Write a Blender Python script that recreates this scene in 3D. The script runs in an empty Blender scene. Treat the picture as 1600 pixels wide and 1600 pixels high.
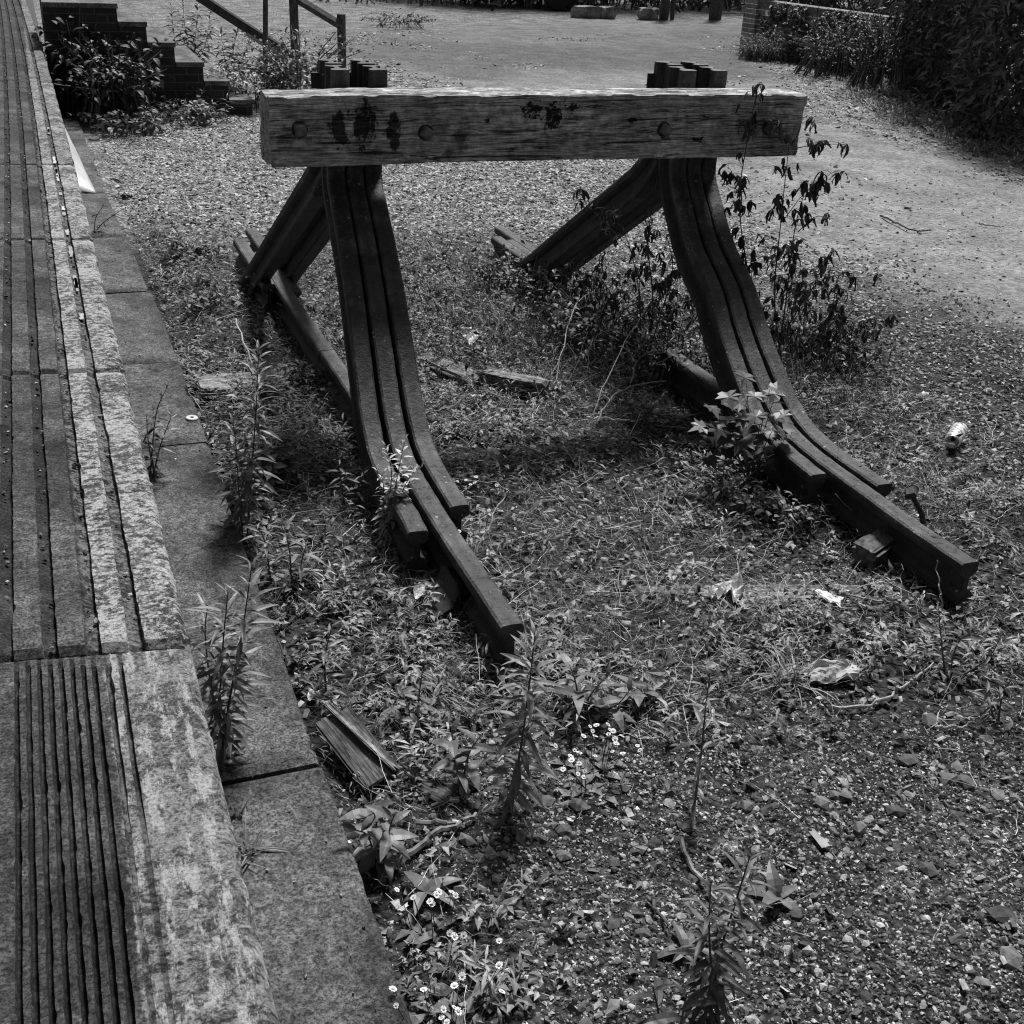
import bpy, math, random
import numpy as np
from mathutils import Vector, Matrix

random.seed(7)
rng = np.random.default_rng(7)
S = bpy.context.scene
COL = S.collection
R = math.radians

# ------------------------------------------------------------------ camera
F_PX, PITCH, YAW, ROLL = 1836.74, 0.46931, 0.38415, 0.05010
CAM = np.array([-1.0429, -4.3655, 1.8882])
_f = np.array([math.sin(YAW)*math.cos(PITCH), math.cos(YAW)*math.cos(PITCH), -math.sin(PITCH)])
_r0 = np.array([math.cos(YAW), -math.sin(YAW), 0.0])
_u0 = np.cross(_r0, _f)
_r = math.cos(ROLL)*_r0 + math.sin(ROLL)*_u0
_u = -math.sin(ROLL)*_r0 + math.cos(ROLL)*_u0
_h = np.array([math.sin(YAW), math.cos(YAW), 0.0])

def ray(px, py):
    return _f + _r*(px-800)/F_PX - _u*(py-800)/F_PX
def at(px, py, z=0.0):
    d = ray(px, py); t = (z-CAM[2])/d[2]
    return CAM + t*d
def over(base, px, py):
    """the point above/near BASE, in the upright plane through it, seen at a pixel of the survey photo"""
    d = ray(px, py); t = np.dot(np.asarray(base)-CAM, _h)/np.dot(d, _h)
    return CAM + t*d
def in_view(P, m=400):
    d = P-CAM; z = d@_f
    x = 800+F_PX*(d@_r)/np.maximum(z, 1e-3); y = 800-F_PX*(d@_u)/np.maximum(z, 1e-3)
    return (z > .2) & (x > -m) & (x < 1600+m) & (y > -m) & (y < 1600+m)

cam_d = bpy.data.cameras.new("camera")
cam = bpy.data.objects.new("camera", cam_d); COL.objects.link(cam)
M = Matrix.Identity(4)
for i in range(3):
    M[i][0] = _r[i]; M[i][1] = _u[i]; M[i][2] = -_f[i]; M[i][3] = CAM[i]
cam.matrix_world = M
cam_d.sensor_width = 36.0; cam_d.sensor_height = 36.0
cam_d.lens = 36.0*F_PX/1600.0
cam_d.clip_start = .05; cam_d.clip_end = 2000
S.camera = cam

# ------------------------------------------------------------------ world, sun
w = bpy.data.worlds.new("World"); S.world = w; w.use_nodes = True
nt = w.node_tree; nt.nodes.clear()
sky = nt.nodes.new("ShaderNodeTexSky"); sky.sky_type = 'NISHITA'; sky.sun_disc = False
SUN_EL, SUN_AZ = R(58), R(34)
sky.sun_elevation = SUN_EL; sky.sun_rotation = SUN_AZ
sky.air_density = 1.0; sky.dust_density = 3.0
bw = nt.nodes.new("ShaderNodeRGBToBW")
bg = nt.nodes.new("ShaderNodeBackground"); bg.inputs[1].default_value = 0.05
out = nt.nodes.new("ShaderNodeOutputWorld")
nt.links.new(sky.outputs[0], bw.inputs[0]); nt.links.new(bw.outputs[0], bg.inputs[0]); nt.links.new(bg.outputs[0], out.inputs[0])
sd = bpy.data.lights.new("sun", 'SUN'); sd.energy = 4.9; sd.angle = R(10); sd.color = (1, 1, 1)
so = bpy.data.objects.new("sun", sd); COL.objects.link(so)
sv = Vector((math.sin(SUN_AZ)*math.cos(SUN_EL), math.cos(SUN_AZ)*math.cos(SUN_EL), math.sin(SUN_EL)))
so.rotation_euler = sv.to_track_quat('Z', 'Y').to_euler(); so.location = sv*40

vs = S.view_settings; vs.view_transform = 'Standard'; vs.look = 'None'; vs.gamma = 1.0; vs.exposure = 0.50
S.cycles.max_bounces = 5; S.cycles.diffuse_bounces = 3; S.cycles.glossy_bounces = 2
S.cycles.transparent_max_bounces = 4
S.cycles.pixel_filter_type = 'BLACKMAN_HARRIS'; S.cycles.filter_width = 1.15

# ------------------------------------------------------------------ mesh builder
class MB:
    def __init__(s): s.V = []; s.F = {}; s.n = 0; s.T = []
    def add(s, v, faces, tone=1.0):
        v = np.asarray(v, float).reshape(-1, 3)
        fl = faces if isinstance(faces, list) and len(faces) and isinstance(faces[0], np.ndarray) else None
        if fl is None:
            by = {}
            for f in faces: by.setdefault(len(f), []).append(f)
            fl = [np.array(x, int) for x in by.values()]
        for f in fl:
            s.F.setdefault(f.shape[1], []).append(f+s.n)
        s.V.append(v); s.n += len(v)
        t = np.asarray(tone, float)
        s.T.append(np.full(len(v), float(t)) if t.ndim == 0 else t)
    def box(s, c, d, tone=1.0, rot=None):
        c = np.array(c, float); d = np.array(d, float)/2
        v = np.array([[x, y, z] for x in (-1, 1) for y in (-1, 1) for z in (-1, 1)], float)*d
        if rot is not None: v = v@np.array(rot).T
        s.add(v+c, [(0, 1, 3, 2), (4, 6, 7, 5), (0, 4, 5, 1), (2, 3, 7, 6), (0, 2, 6, 4), (1, 5, 7, 3)], tone)
    def tube(s, pts, rad, sides=6, tone=1.0, cap=True):
        P = np.asarray(pts, float); n = len(P)
        rad = np.broadcast_to(np.asarray(rad, float), (n,))
        T = np.gradient(P, axis=0); T /= np.linalg.norm(T, axis=1)[:, None]+1e-12
        a = np.array([0, 0, 1.0]) if abs(T[0][2]) < .9 else np.array([1.0, 0, 0])
        U = np.cross(T[0], a); U /= np.linalg.norm(U)
        V = []
        for i in range(n):
            U = U-T[i]*np.dot(U, T[i]); U /= np.linalg.norm(U)+1e-12
            W = np.cross(T[i], U)
            for k in range(sides):
                an = 2*math.pi*k/sides
                V.append(P[i]+rad[i]*(math.cos(an)*U+math.sin(an)*W))
        F = [(i*sides+k, i*sides+(k+1) % sides, (i+1)*sides+(k+1) % sides, (i+1)*sides+k) for i in range(n-1) for k in range(sides)]
        if cap: F += [tuple(range(sides))[::-1], tuple(range((n-1)*sides, n*sides))]
        s.add(V, F, tone)
    def lathe(s, prof, c, axis, tone=1.0, sides=20):
        """profile of (radius, height) about AXIS through C"""
        ax = np.array(axis, float); ax /= np.linalg.norm(ax)
        a = np.array([0, 0, 1.0]) if abs(ax[2]) < .9 else np.array([1.0, 0, 0])
        U = np.cross(ax, a); U /= np.linalg.norm(U); W = np.cross(ax, U)
        V = [np.array(c)+ax*h+r*(math.cos(2*math.pi*k/sides)*U+math.sin(2*math.pi*k/sides)*W) for r, h in prof for k in range(sides)]
        n = len(prof)
        F = [(i*sides+k, i*sides+(k+1) % sides, (i+1)*sides+(k+1) % sides, (i+1)*sides+k) for i in range(n-1) for k in range(sides)]
        F += [tuple(range(sides))[::-1], tuple(range((n-1)*sides, n*sides))]
        s.add(V, F, tone)
    def grid(s, P, tone=1.0):
        """P: (a, b, 3) sheet"""
        a, b = P.shape[:2]
        i = np.arange(a*b).reshape(a, b)
        f = np.stack([i[:-1, :-1], i[1:, :-1], i[1:, 1:], i[:-1, 1:]], -1).reshape(-1, 4)
        s.add(P.reshape(-1, 3), [f], tone)
    def data(s, off=(0, 0, 0)):
        return np.concatenate(s.V)-np.array(off), {k: np.concatenate(f) for k, f in s.F.items()}, np.concatenate(s.T)
    def build(s, name, mat, parent=None, loc=None, smooth=False):
        off = ORIG.get(parent.name, (0, 0, 0)) if parent is not None else (loc if loc is not None else (0, 0, 0))
        v, F, t = s.data(off)
        me = bpy.data.meshes.new(name)
        me.vertices.add(len(v)); me.vertices.foreach_set("co", v.astype(np.float32).ravel())
        lv = []; st = []; tot = []; p = 0
        for k, f in F.items():
            lv.append(f.ravel()); st.append(p+np.arange(len(f))*k); tot.append(np.full(len(f), k)); p += f.size
        lv = np.concatenate(lv); st = np.concatenate(st); tot = np.concatenate(tot)
        me.loops.add(len(lv)); me.loops.foreach_set("vertex_index", lv.astype(np.int32))
        me.polygons.add(len(st)); me.polygons.foreach_set("loop_start", st.astype(np.int32)); me.polygons.foreach_set("loop_total", tot.astype(np.int32))
        me.polygons.foreach_set("use_smooth", np.full(len(st), bool(smooth)))
        a = me.attributes.new("tone", 'FLOAT', 'POINT'); a.data.foreach_set("value", t.astype(np.float32))
        me.update(calc_edges=True)
        me.materials.append(mat)
        o = bpy.data.objects.new(name, me); COL.objects.link(o)
        if parent is not None:
            o.parent = parent; ORIG[o.name] = off
        elif loc is not None:
            o.location = tuple(loc); ORIG[o.name] = tuple(loc)
        return o
ORIG = {}

def tag(o, label=None, cat=None, group=None, kind=None):
    if label: o["label"] = label
    if cat: o["category"] = cat
    if group: o["group"] = group
    if kind: o["kind"] = kind
    return o
def thing(name, label, cat, loc, group=None):
    o = bpy.data.objects.new(name, None); COL.objects.link(o)
    o.location = tuple(loc); o.empty_display_size = .05
    ORIG[o.name] = tuple(loc)
    return tag(o, label, cat, group)

# ------------------------------------------------------------------ noise
def vnoise(x, y, scale, seed=0):
    x = np.asarray(x, float)*scale; y = np.asarray(y, float)*scale
    xi = np.floor(x).astype(np.int64); yi = np.floor(y).astype(np.int64)
    fx = x-xi; fy = y-yi; fx = fx*fx*(3-2*fx); fy = fy*fy*(3-2*fy)
    def h(a, b):
        n = (a*374761393+b*668265263+seed*974634777) & 0x7fffffff
        n = ((n ^ (n >> 13))*1274126177) & 0x7fffffff
        return ((n ^ (n >> 16)) & 0xffff)/65535.0
    return (h(xi, yi)*(1-fx)+h(xi+1, yi)*fx)*(1-fy)+(h(xi, yi+1)*(1-fx)+h(xi+1, yi+1)*fx)*fy
def fbm(x, y, scale, seed=0, o=4):
    return sum(vnoise(x, y, scale*2**k, seed+k*17)*.5**k for k in range(o))/sum(.5**k for k in range(o))
def sstep(a, b, x):
    t = np.clip((np.asarray(x, float)-a)/(b-a), 0, 1); return t*t*(3-2*t)

def ground_z(x, y):
    x = np.asarray(x, float); y = np.asarray(y, float)
    z = (fbm(x, y, 1.3, 3)-.5)*.05+(fbm(x, y, 6, 5, 3)-.5)*.022
    z = z*(.35+.65*np.exp(-np.maximum(0, np.hypot(x-.8, y)-3.5)/4))
    z = z-.035*np.exp(-((x+.56)/.09)**2)*(y < 4.5)
    pit = np.exp(-(((x-1.2)/.3)**2+((y+1.45)/.2)**2))          # bare hollow beside the right hand rail
    return z-.05*pit-.012
# zones of the ground
def lane_w(x, y):
    n = (fbm(x, y, .8, 11)-.5)*1.1
    left = np.where(y < 8, 3.75, 3.75-(y-8)*.12)
    right = 7.05+np.clip((y-7.6)/6, 0, 1)*3.4+np.maximum(0, y-14)*.8
    a = sstep(-.5, .6, x-left+n)*sstep(-.35, .45, right-x+n*.6)
    return a*(1-sstep(17.5, 20.5, y-.35*x+3.3+n))
def pale_w(x, y):
    n = (fbm(x, y, 1.1, 23)-.5)*1.6
    return np.clip(sstep(1.9, 4.2, y+n+.9*np.maximum(x-1.2, 0)) , 0, 1)
def weed_w(x, y):
    n = fbm(x, y, 1.7, 31); n2 = fbm(x, y, 5, 37, 3)
    core = sstep(-2.6, -1.8, y+.25*(x-.6)+(n-.5)*.8)*(1-sstep(1.9, 3.4, y+(n-.5)*1.2))*(1-sstep(1.9, 3.0, x+.25*y+(n-.5)*1.2))
    edge = np.exp(-((x+.5)/.2)**2)*(1-sstep(3.0, 4.5, y))
    clear = np.exp(-(((x-2.40)/.13)**2+((y+.85)/.16)**2))+.8*np.exp(-(((x-1.27)/.22)**2+((y+1.55)/.16)**2))      # trodden spots: round the can, the bare hollow
    return np.clip((core*(.45+1.0*n2)+edge*.8*(.4+n2))*np.clip(1-clear, 0, 1), 0, 1)

# ------------------------------------------------------------------ materials
def new_mat(name):
    m = bpy.data.materials.new(name); m.use_nodes = True
    t = m.node_tree; t.nodes.clear()
    o = t.nodes.new("ShaderNodeOutputMaterial"); b = t.nodes.new("ShaderNodeBsdfPrincipled")
    t.links.new(b.outputs[0], o.inputs[0])
    return m, t, b
class NB:
    """small helpers for node trees carrying single values (the whole place is grey)"""
    def __init__(s, t): s.t = t
    def n(s, kind, **kw):
        x = s.t.nodes.new(kind)
        for k, v in kw.items(): setattr(x, k, v)
        return x
    def l(s, a, b): s.t.links.new(a, b)
    def co(s, scale=(1, 1, 1), kind="Object", loc=(0, 0, 0)):
        c = s.n("ShaderNodeTexCoord"); m = s.n("ShaderNodeMapping")
        m.inputs["Scale"].default_value = scale; m.inputs["Location"].default_value = loc
        s.l(c.outputs[kind], m.inputs[0]); return m.outputs[0]
    def noise(s, vec, scale, detail=6, rough=.6):
        x = s.n("ShaderNodeTexNoise"); x.inputs["Scale"].default_value = scale
        x.inputs["Detail"].default_value = detail; x.inputs["Roughness"].default_value = rough
        s.l(vec, x.inputs["Vector"]); return x.outputs[0]
    def voro(s, vec, scale, feature='F1', out="Distance"):
        x = s.n("ShaderNodeTexVoronoi"); x.feature = feature; x.inputs["Scale"].default_value = scale
        s.l(vec, x.inputs["Vector"]); return x.outputs[out]
    def ramp(s, v, lo, hi, a=0.0, b=1.0, smooth=True):
        x = s.n("ShaderNodeMapRange"); x.interpolation_type = 'SMOOTHSTEP' if smooth else 'LINEAR'
        for k, q in zip(("From Min", "From Max", "To Min", "To Max"), (lo, hi, a, b)): x.inputs[k].default_value = q
        s.l(v, x.inputs["Value"]); return x.outputs[0]
    def m(s, op, a, b=None, c=None, clamp=False):
        x = s.n("ShaderNodeMath"); x.operation = op; x.use_clamp = clamp
        for i, q in enumerate((a, b, c)):
            if q is None: continue
            if isinstance(q, (int, float)): x.inputs[i].default_value = q
            else: s.l(q, x.inputs[i])
        return x.outputs[0]
    def mix(s, f, a, b):
        x = s.n("ShaderNodeMix"); x.data_type = 'FLOAT'
        for i, q in zip((0, 2, 3), (f, a, b)):
            if isinstance(q, (int, float)): x.inputs[i].default_value = q
            else: s.l(q, x.inputs[i])
        return x.outputs[0]
    def attr(s, name):
        x = s.n("ShaderNodeAttribute"); x.attribute_name = name; return x.outputs["Fac"]
    def sep(s, vec):
        x = s.n("ShaderNodeSeparateXYZ"); s.l(vec, x.inputs[0]); return x.outputs
    def bump(s, h, strength, dist, bsdf, prev=None):
        x = s.n("ShaderNodeBump"); x.inputs["Strength"].default_value = strength; x.inputs["Distance"].default_value = dist
        s.l(h, x.inputs["Height"])
        if prev is not None: s.l(prev, x.inputs["Normal"])
        s.l(x.outputs[0], bsdf.inputs["Normal"]); return x.outputs[0]

def mat_tone(name, base, rough=.8, spec=.3, nscale=25, amount=.5, bscale=None, bdist=.003, trans=0.0):
    m, t, b = new_mat(name); k = NB(t)
    v = k.co(); a = k.attr("tone")
    n = k.ramp(k.noise(v, nscale, 5), .3, .7, 1-amount, 1+amount)
    c = k.m('MULTIPLY', k.m('MULTIPLY', a, n), base)
    k.l(c, b.inputs["Base Color"])
    b.inputs["Roughness"].default_value = rough; b.inputs["Specular IOR Level"].default_value = spec
    if bscale: k.bump(k.noise(v, bscale, 6), .8, bdist, b)
    if trans:
        tr = k.n("ShaderNodeBsdfTranslucent"); mx = k.n("ShaderNodeMixShader"); mx.inputs[0].default_value = trans
        k.l(c, tr.inputs[0]); k.l(b.outputs[0], mx.inputs[1]); k.l(tr.outputs[0], mx.inputs[2])
        o = [x for x in t.nodes if x.type == 'OUTPUT_MATERIAL'][0]; k.l(mx.outputs[0], o.inputs[0])
    return m

MAT = {}
MAT['stone'] = mat_tone("stone_mat", .2, .85, .3, 60, .35, 160, .002)
MAT['litter'] = mat_tone("litter_mat", .14, .75, .3, 40, .4, trans=.15)
MAT['straw'] = mat_tone("straw_mat", .24, .7, .35, 60, .35)
MAT['weed'] = mat_tone("weed_leaf_mat", .10, .55, .4, 30, .35, trans=.2)
MAT['willow'] = mat_tone("lance_leaf_mat", .13, .5, .4, 30, .3, trans=.2)
MAT['palel'] = mat_tone("pale_leaf_mat", .42, .5, .4, 30, .2, trans=.2)
MAT['stem'] = mat_tone("stem_mat", .07, .6, .3, 40, .4)
MAT['dead'] = mat_tone("withered_leaf_mat", .035, .8, .2, 40, .5, trans=.1)
MAT['hedge'] = mat_tone("hedge_leaf_mat", .075, .55, .3, 10, .4, trans=.12)
MAT['bark'] = mat_tone("bark_mat", .09, .85, .2, 50, .5, 90, .004)
MAT['petal'] = mat_tone("petal_mat", .78, .6, .3, 30, .08, trans=.2)
MAT['paper'] = mat_tone("paper_mat", .6, .6, .4, 20, .2)
MAT['white'] = mat_tone("white_sheet_mat", .4, .5, .4, 6, .15)
MAT['iron'] = mat_tone("dark_iron_mat", .02, .65, .4, 60, .5, 140, .0015)
MAT['tyre'] = mat_tone("tyre_mat", .02, .8, .3, 20, .3)
MAT['black'] = mat_tone("dark_hole_mat", .006, .9, .1, 20, .3)
MAT['post'] = mat_tone("post_mat", .07, .85, .2, 30, .5, 60, .004)

def mat_rail():
    m, t, b = new_mat("rusty_rail_mat"); k = NB(t); v = k.co()
    n1 = k.ramp(k.noise(v, 9, 8, .7), .32, .68, .3, 1.9); n2 = k.ramp(k.noise(v, 130, 5, .7), .3, .7, .5, 1.5)
    base = k.m('MULTIPLY', k.m('MULTIPLY', k.m('MULTIPLY', n1, n2), .015), k.attr('tone'))
    scab = k.ramp(k.noise(v, 38, 6, .75), .56, .64); base = k.m('MULTIPLY', base, k.m('ADD', 1.0, k.m('MULTIPLY', scab, 1.7)))
    # pale bird lime and lichen specks
    d = k.voro(v, 30); sel = k.ramp(k.noise(v, 11, 3), .54, .6)
    sp = k.m('MULTIPLY', k.ramp(d, .10, .2, 1, 0), sel)
    c = k.mix(sp, base, .22)
    k.l(c, b.inputs["Base Color"]); b.inputs["Roughness"].default_value = .62; b.inputs["Specular IOR Level"].default_value = .45
    h = k.m('ADD', k.noise(v, 70, 6, .7), k.m('MULTIPLY', k.noise(v, 14, 4), .8))
    k.bump(k.m('ADD', h, k.m('MULTIPLY', scab, .35)), .9, .006, b)
    return m
MAT['rail'] = mat_rail()

def mat_wood(name, lo, hi, holes=(), cracks=1.0):
    m, t, b = new_mat(name); k = NB(t)
    v = k.co(); g = k.co((1.6, 26, 26)); g2 = k.co((9, 150, 150))
    n = k.noise(g, 2.2, 8, .68); n2 = k.noise(g2, 1.4, 7, .7)
    mott = k.noise(v, 34, 7, .75)
    c = k.ramp(n, .3, .7, lo, hi, False)
    c = k.m('MULTIPLY', c, k.ramp(n2, .33, .66, .35, 1.55))
    c = k.m('MULTIPLY', c, k.ramp(mott, .3, .7, .6, 1.4))
    crk = k.m('MULTIPLY', k.ramp(k.noise(k.co((.9, 42, 42)), 2.0, 5, .55), .60, .66), cracks)
    c = k.m('MULTIPLY', c, k.m('SUBTRACT', 1.0, k.m('MULTIPLY', crk, .82)))
    cl = k.m('ABSOLUTE', k.m('SUBTRACT', k.noise(k.co((.8, 15, 15)), 1.7, 5, .62), .5))
    fine_c = k.m('MULTIPLY', k.ramp(cl, .004, .014, 1, 0), k.ramp(k.noise(k.co((2.2, 9, 9)), 1.6, 3), .45, .58))
    crk = k.m('MAXIMUM', crk, k.m('MULTIPLY', fine_c, cracks))
    c = k.m('MULTIPLY', c, k.m('SUBTRACT', 1.0, k.m('MULTIPLY', fine_c, .85*cracks)))
    blot = k.ramp(k.noise(v, 5, 5), .35, .7, 1.2, .6)
    c = k.m('MULTIPLY', c, blot)
    x, y, z = k.sep(v)
    wob = k.noise(k.co((18, 30, 14)), 1.5, 6, .7); wob2 = k.noise(k.co((30, 30, 42)), 1.0, 6, .75)
    hh = None
    for (hx, hz, rx, rz, thr) in holes:
        dx = k.m('DIVIDE', k.m('SUBTRACT', x, hx), rx); dz = k.m('DIVIDE', k.m('SUBTRACT', z, hz), rz)
        d = k.m('SQRT', k.m('ADD', k.m('MULTIPLY', dx, dx), k.m('MULTIPLY', dz, dz)))
        d = k.m('ADD', d, k.m('MULTIPLY', k.m('SUBTRACT', wob2 if thr > .94 else wob, .5), 5.5 if thr > .94 else 2.8))
        mk = k.ramp(d, .25 if thr < .9 else .6, 1.15 if thr < .9 else .9, thr, 0)
        hh = mk if hh is None else k.m('MAXIMUM', hh, mk)
    if hh is not None: c = k.m('MULTIPLY', c, k.m('SUBTRACT', 1.0, hh))
    k.l(c, b.inputs["Base Color"]); b.inputs["Roughness"].default_value = .85; b.inputs["Specular IOR Level"].default_value = .2
    h = k.m('SUBTRACT', k.m('ADD', n2, k.m('MULTIPLY', n, .7)), k.m('MULTIPLY', crk, 1.2))
    k.bump(h, .9, .006, b)
    return m
# local frame of the beam: x along it from its middle, z up from its middle
MAT['beam'] = mat_wood("weathered_beam_mat", .18, .52, [(-.86, .01, .045, .08, .9), (-.77, .02, .05, .09, .93), (-.66, .0, .035, .09, .9), (-1.06, -.02, .05, .05, .5), (-.40, -.03, .04, .05, .7),
                       (-.11, .07, .045, .035, .95), (-.02, .045, .05, .06, .95), (.06, .075, .035, .022, .95), (-.29, .035, .014, .013, .92), (.32, .03, .03, .012, .95), (.62, -.05, .035, .012, .95), (.95, -.0, .13, .1, .5), (-.44, -.09, .03, .04, .6)])
MAT['plank'] = mat_wood("grey_plank_mat", .07, .28)
MAT['darkplank'] = mat_wood("dark_plank_mat", .045, .11, cracks=.5)
MAT['sleeper'] = mat_wood("sleeper_mat", .08, .30)
MAT['log'] = mat_wood("log_mat", .08, .26)

def mat_ground():
    m, t, b = new_mat("ground_mat"); k = NB(t); v = k.co()
    lane = k.attr("lane"); pale = k.attr("pale"); weed = k.attr("weed")
    n1 = k.noise(v, 3.0, 9, .62); n2 = k.noise(v, 28, 7, .65)
    cell = k.n("ShaderNodeTexVoronoi"); cell.inputs["Scale"].default_value = 48; k.l(v, cell.inputs["Vector"])
    cv = k.sep(cell.outputs["Color"])[0]; dist = cell.outputs["Distance"]
    soil = k.m('MULTIPLY', k.ramp(n2, .3, .7, .3, 1.7), .026)
    peb = k.m('MULTIPLY', k.ramp(cv, 0, 1, .35, 1.7, False), k.ramp(dist, .3, .75, 1.0, .35))
    grav = k.m('MULTIPLY', peb, k.ramp(n1, .3, .7, .025, .075))  # near gravel kept dark, partly to paint in fall-off towards the corners
    palec = k.m('MULTIPLY', peb, k.ramp(n1, .3, .7, .13, .34))
    fine = k.noise(v, 160, 4, .7)
    lanec = k.m('MULTIPLY', k.ramp(n1, .3, .72, .135, .215), k.m('MULTIPLY', k.ramp(n2, .27, .73, .5, 1.5), k.ramp(fine, .28, .72, .45, 1.6)))
    # faint wheel tracks and patches of grit on the lane
    st = k.noise(k.co((1, .5, 1)), .7, 8, .7)
    lanec = k.m('MULTIPLY', lanec, k.ramp(st, .32, .68, .85, 1.12))
    lanec = k.m('MULTIPLY', lanec, k.m('SUBTRACT', 1.0, k.m('MULTIPLY', k.attr('lane_dark'), .52)))
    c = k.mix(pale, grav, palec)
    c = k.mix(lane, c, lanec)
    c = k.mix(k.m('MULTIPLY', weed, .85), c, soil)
    k.l(c, b.inputs["Base Color"]); b.inputs["Roughness"].default_value = .95; b.inputs["Specular IOR Level"].default_value = .15
    h = k.m('ADD', k.m('MULTIPLY', k.ramp(dist, .2, .8, 1, 0), k.m('SUBTRACT', 1.0, k.m('MULTIPLY', lane, .85))), k.m('MULTIPLY', n2, 1.2))
    h = k.m('ADD', h, k.m('MULTIPLY', fine, .35))
    k.bump(h, .9, .014, b)
    return m
MAT['ground'] = mat_ground()

def mat_concrete(name, lo, hi, lichen_from=None, lichen=.5, rough_scale=150, stripes=False):
    m, t, b = new_mat(name); k = NB(t); v = k.co()
    n1 = k.noise(v, 7, 8, .65); n2 = k.noise(v, rough_scale, 5, .75); n3 = k.noise(v, 45, 6, .7)
    stn = k.ramp(k.noise(k.co((1, .45, 1), loc=(3, 1, 0)), 3.2, 7, .7), .36, .62, .5, 1.25)
    n1 = k.m('MULTIPLY', n1, 1.0)
    c = k.m('MULTIPLY', k.m('MULTIPLY', k.ramp(n1, .32, .68, lo, hi), stn), k.m('MULTIPLY', k.ramp(n2, .34, .66, .2, 1.9), k.ramp(n3, .3, .7, .5, 1.5)))
    if lichen_from is not None:
        x = k.sep(v)[0]
        a = k.n("ShaderNodeAttribute"); a.attribute_name = "tone"
        zone = k.ramp(k.m('ADD', x, k.m('MULTIPLY', k.m('SUBTRACT', n3, .5), .03)), lichen_from-.004, lichen_from+.004)
        patch = k.ramp(k.m('ADD', k.noise(k.co((.75, 1, 1)), 55, 9, .82), k.m('MULTIPLY', k.m('SUBTRACT', k.noise(v, 6, 4), .5), .35)), .455, .545)
        patch = k.m('MULTIPLY', patch, k.ramp(n2, .34, .6, .3, 1.0))
        if stripes:      # growth follows the ridges of the worn ribs
            wv = k.m('SINE', k.m('MULTIPLY', k.m('ADD', x, k.m('MULTIPLY', k.noise(k.co((1, 1, 1)), 9, 3), .012)), 6.2832/.0385))
            big = k.m('ADD', k.noise(k.co((1.6, .55, 1)), 20, 8, .8), k.m('MULTIPLY', wv, .035))
            patch = k.m('MAXIMUM', k.m('MULTIPLY', patch, .55), k.m('MULTIPLY', k.ramp(big, .50, .57), k.ramp(n2, .34, .6, .4, 1.0)))
        L = k.m('MULTIPLY', zone, patch)
        c = k.mix(k.m('MULTIPLY', L, .9), c, lichen)
        # thin scatter of lichen elsewhere
        few = k.m('MULTIPLY', k.ramp(k.noise(v, 24, 7, .75), .60, .68), .45)
        c = k.mix(few, c, lichen*.7)
        c = k.m('MULTIPLY', c, a.outputs["Fac"])
    k.l(c, b.inputs["Base Color"]); b.inputs["Roughness"].default_value = .92; b.inputs["Specular IOR Level"].default_value = .2
    k.bump(k.m('ADD', n2, k.m('MULTIPLY', n3, .9)), .95, .006, b)
    return m
MAT['slab'] = mat_concrete("platform_slab_mat", .034, .085, -.185, .46)
MAT['ribslab'] = mat_concrete("ribbed_slab_mat", .036, .07, -.162, .38, stripes=True)
MAT['ledge'] = mat_concrete("ledge_mat", .048, .09)
MAT['block'] = mat_concrete("concrete_block_mat", .14, .24)
MAT['tread'] = mat_concrete("tread_mat", .085, .13)
MAT['tarmac'] = mat_concrete("platform_surface_mat", .05, .09)

def mat_brick(name, base):
    m, t, b = new_mat(name); k = NB(t)
    x = k.n("ShaderNodeTexBrick")
    c = k.n("ShaderNodeTexCoord"); mp = k.n("ShaderNodeMapping"); mp.inputs["Rotation"].default_value = (R(90), 0, 0)
    k.l(c.outputs["Object"], mp.inputs[0]); k.l(mp.outputs[0], x.inputs["Vector"])
    x.inputs["Scale"].default_value = 1.0; x.inputs["Brick Width"].default_value = .225; x.inputs["Row Height"].default_value = .075
    x.inputs["Mortar Size"].default_value = .005
    x.inputs["Color1"].default_value = (base*.7,)*3+(1,); x.inputs["Color2"].default_value = (base*1.4,)*3+(1,); x.inputs["Mortar"].default_value = (base*4.5,)*3+(1,)
    v = k.co(); n = k.ramp(k.noise(v, 20, 6), .3, .7, .6, 1.4)
    c2 = k.n("ShaderNodeRGBToBW"); k.l(x.outputs[0], c2.inputs[0])
    k.l(k.m('MULTIPLY', c2.outputs[0], n), b.inputs["Base Color"]); b.inputs["Roughness"].default_value = .8
    k.bump(k.m('SUBTRACT', k.m('MULTIPLY', k.noise(v, 60, 5), .4), x.outputs["Fac"]), .6, .006, b)
    return m
MAT['brick'] = mat_brick("black_brick_mat", .014)
MAT['oldbrick'] = mat_brick("old_brick_mat", .2)

def mat_can():
    m, t, b = new_mat("can_label_mat"); k = NB(t)
    v = k.co((26, 26, 26)); n = k.noise(v, 2.2, 3, .5)
    c = k.mix(k.ramp(n, .52, .56), .62, .2)
    k.l(c, b.inputs["Base Color"]); b.inputs["Roughness"].default_value = .35; b.inputs["Metallic"].default_value = .3
    return m
MAT['can'] = mat_can()
m_, t_, b_ = new_mat("aluminium_mat"); b_.inputs["Base Color"].default_value = (.55,)*3+(1,); b_.inputs["Metallic"].default_value = .9; b_.inputs["Roughness"].default_value = .3
k_ = NB(t_); k_.bump(k_.noise(k_.co(), 60, 3), .2, .002, b_); MAT['alu'] = m_

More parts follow.
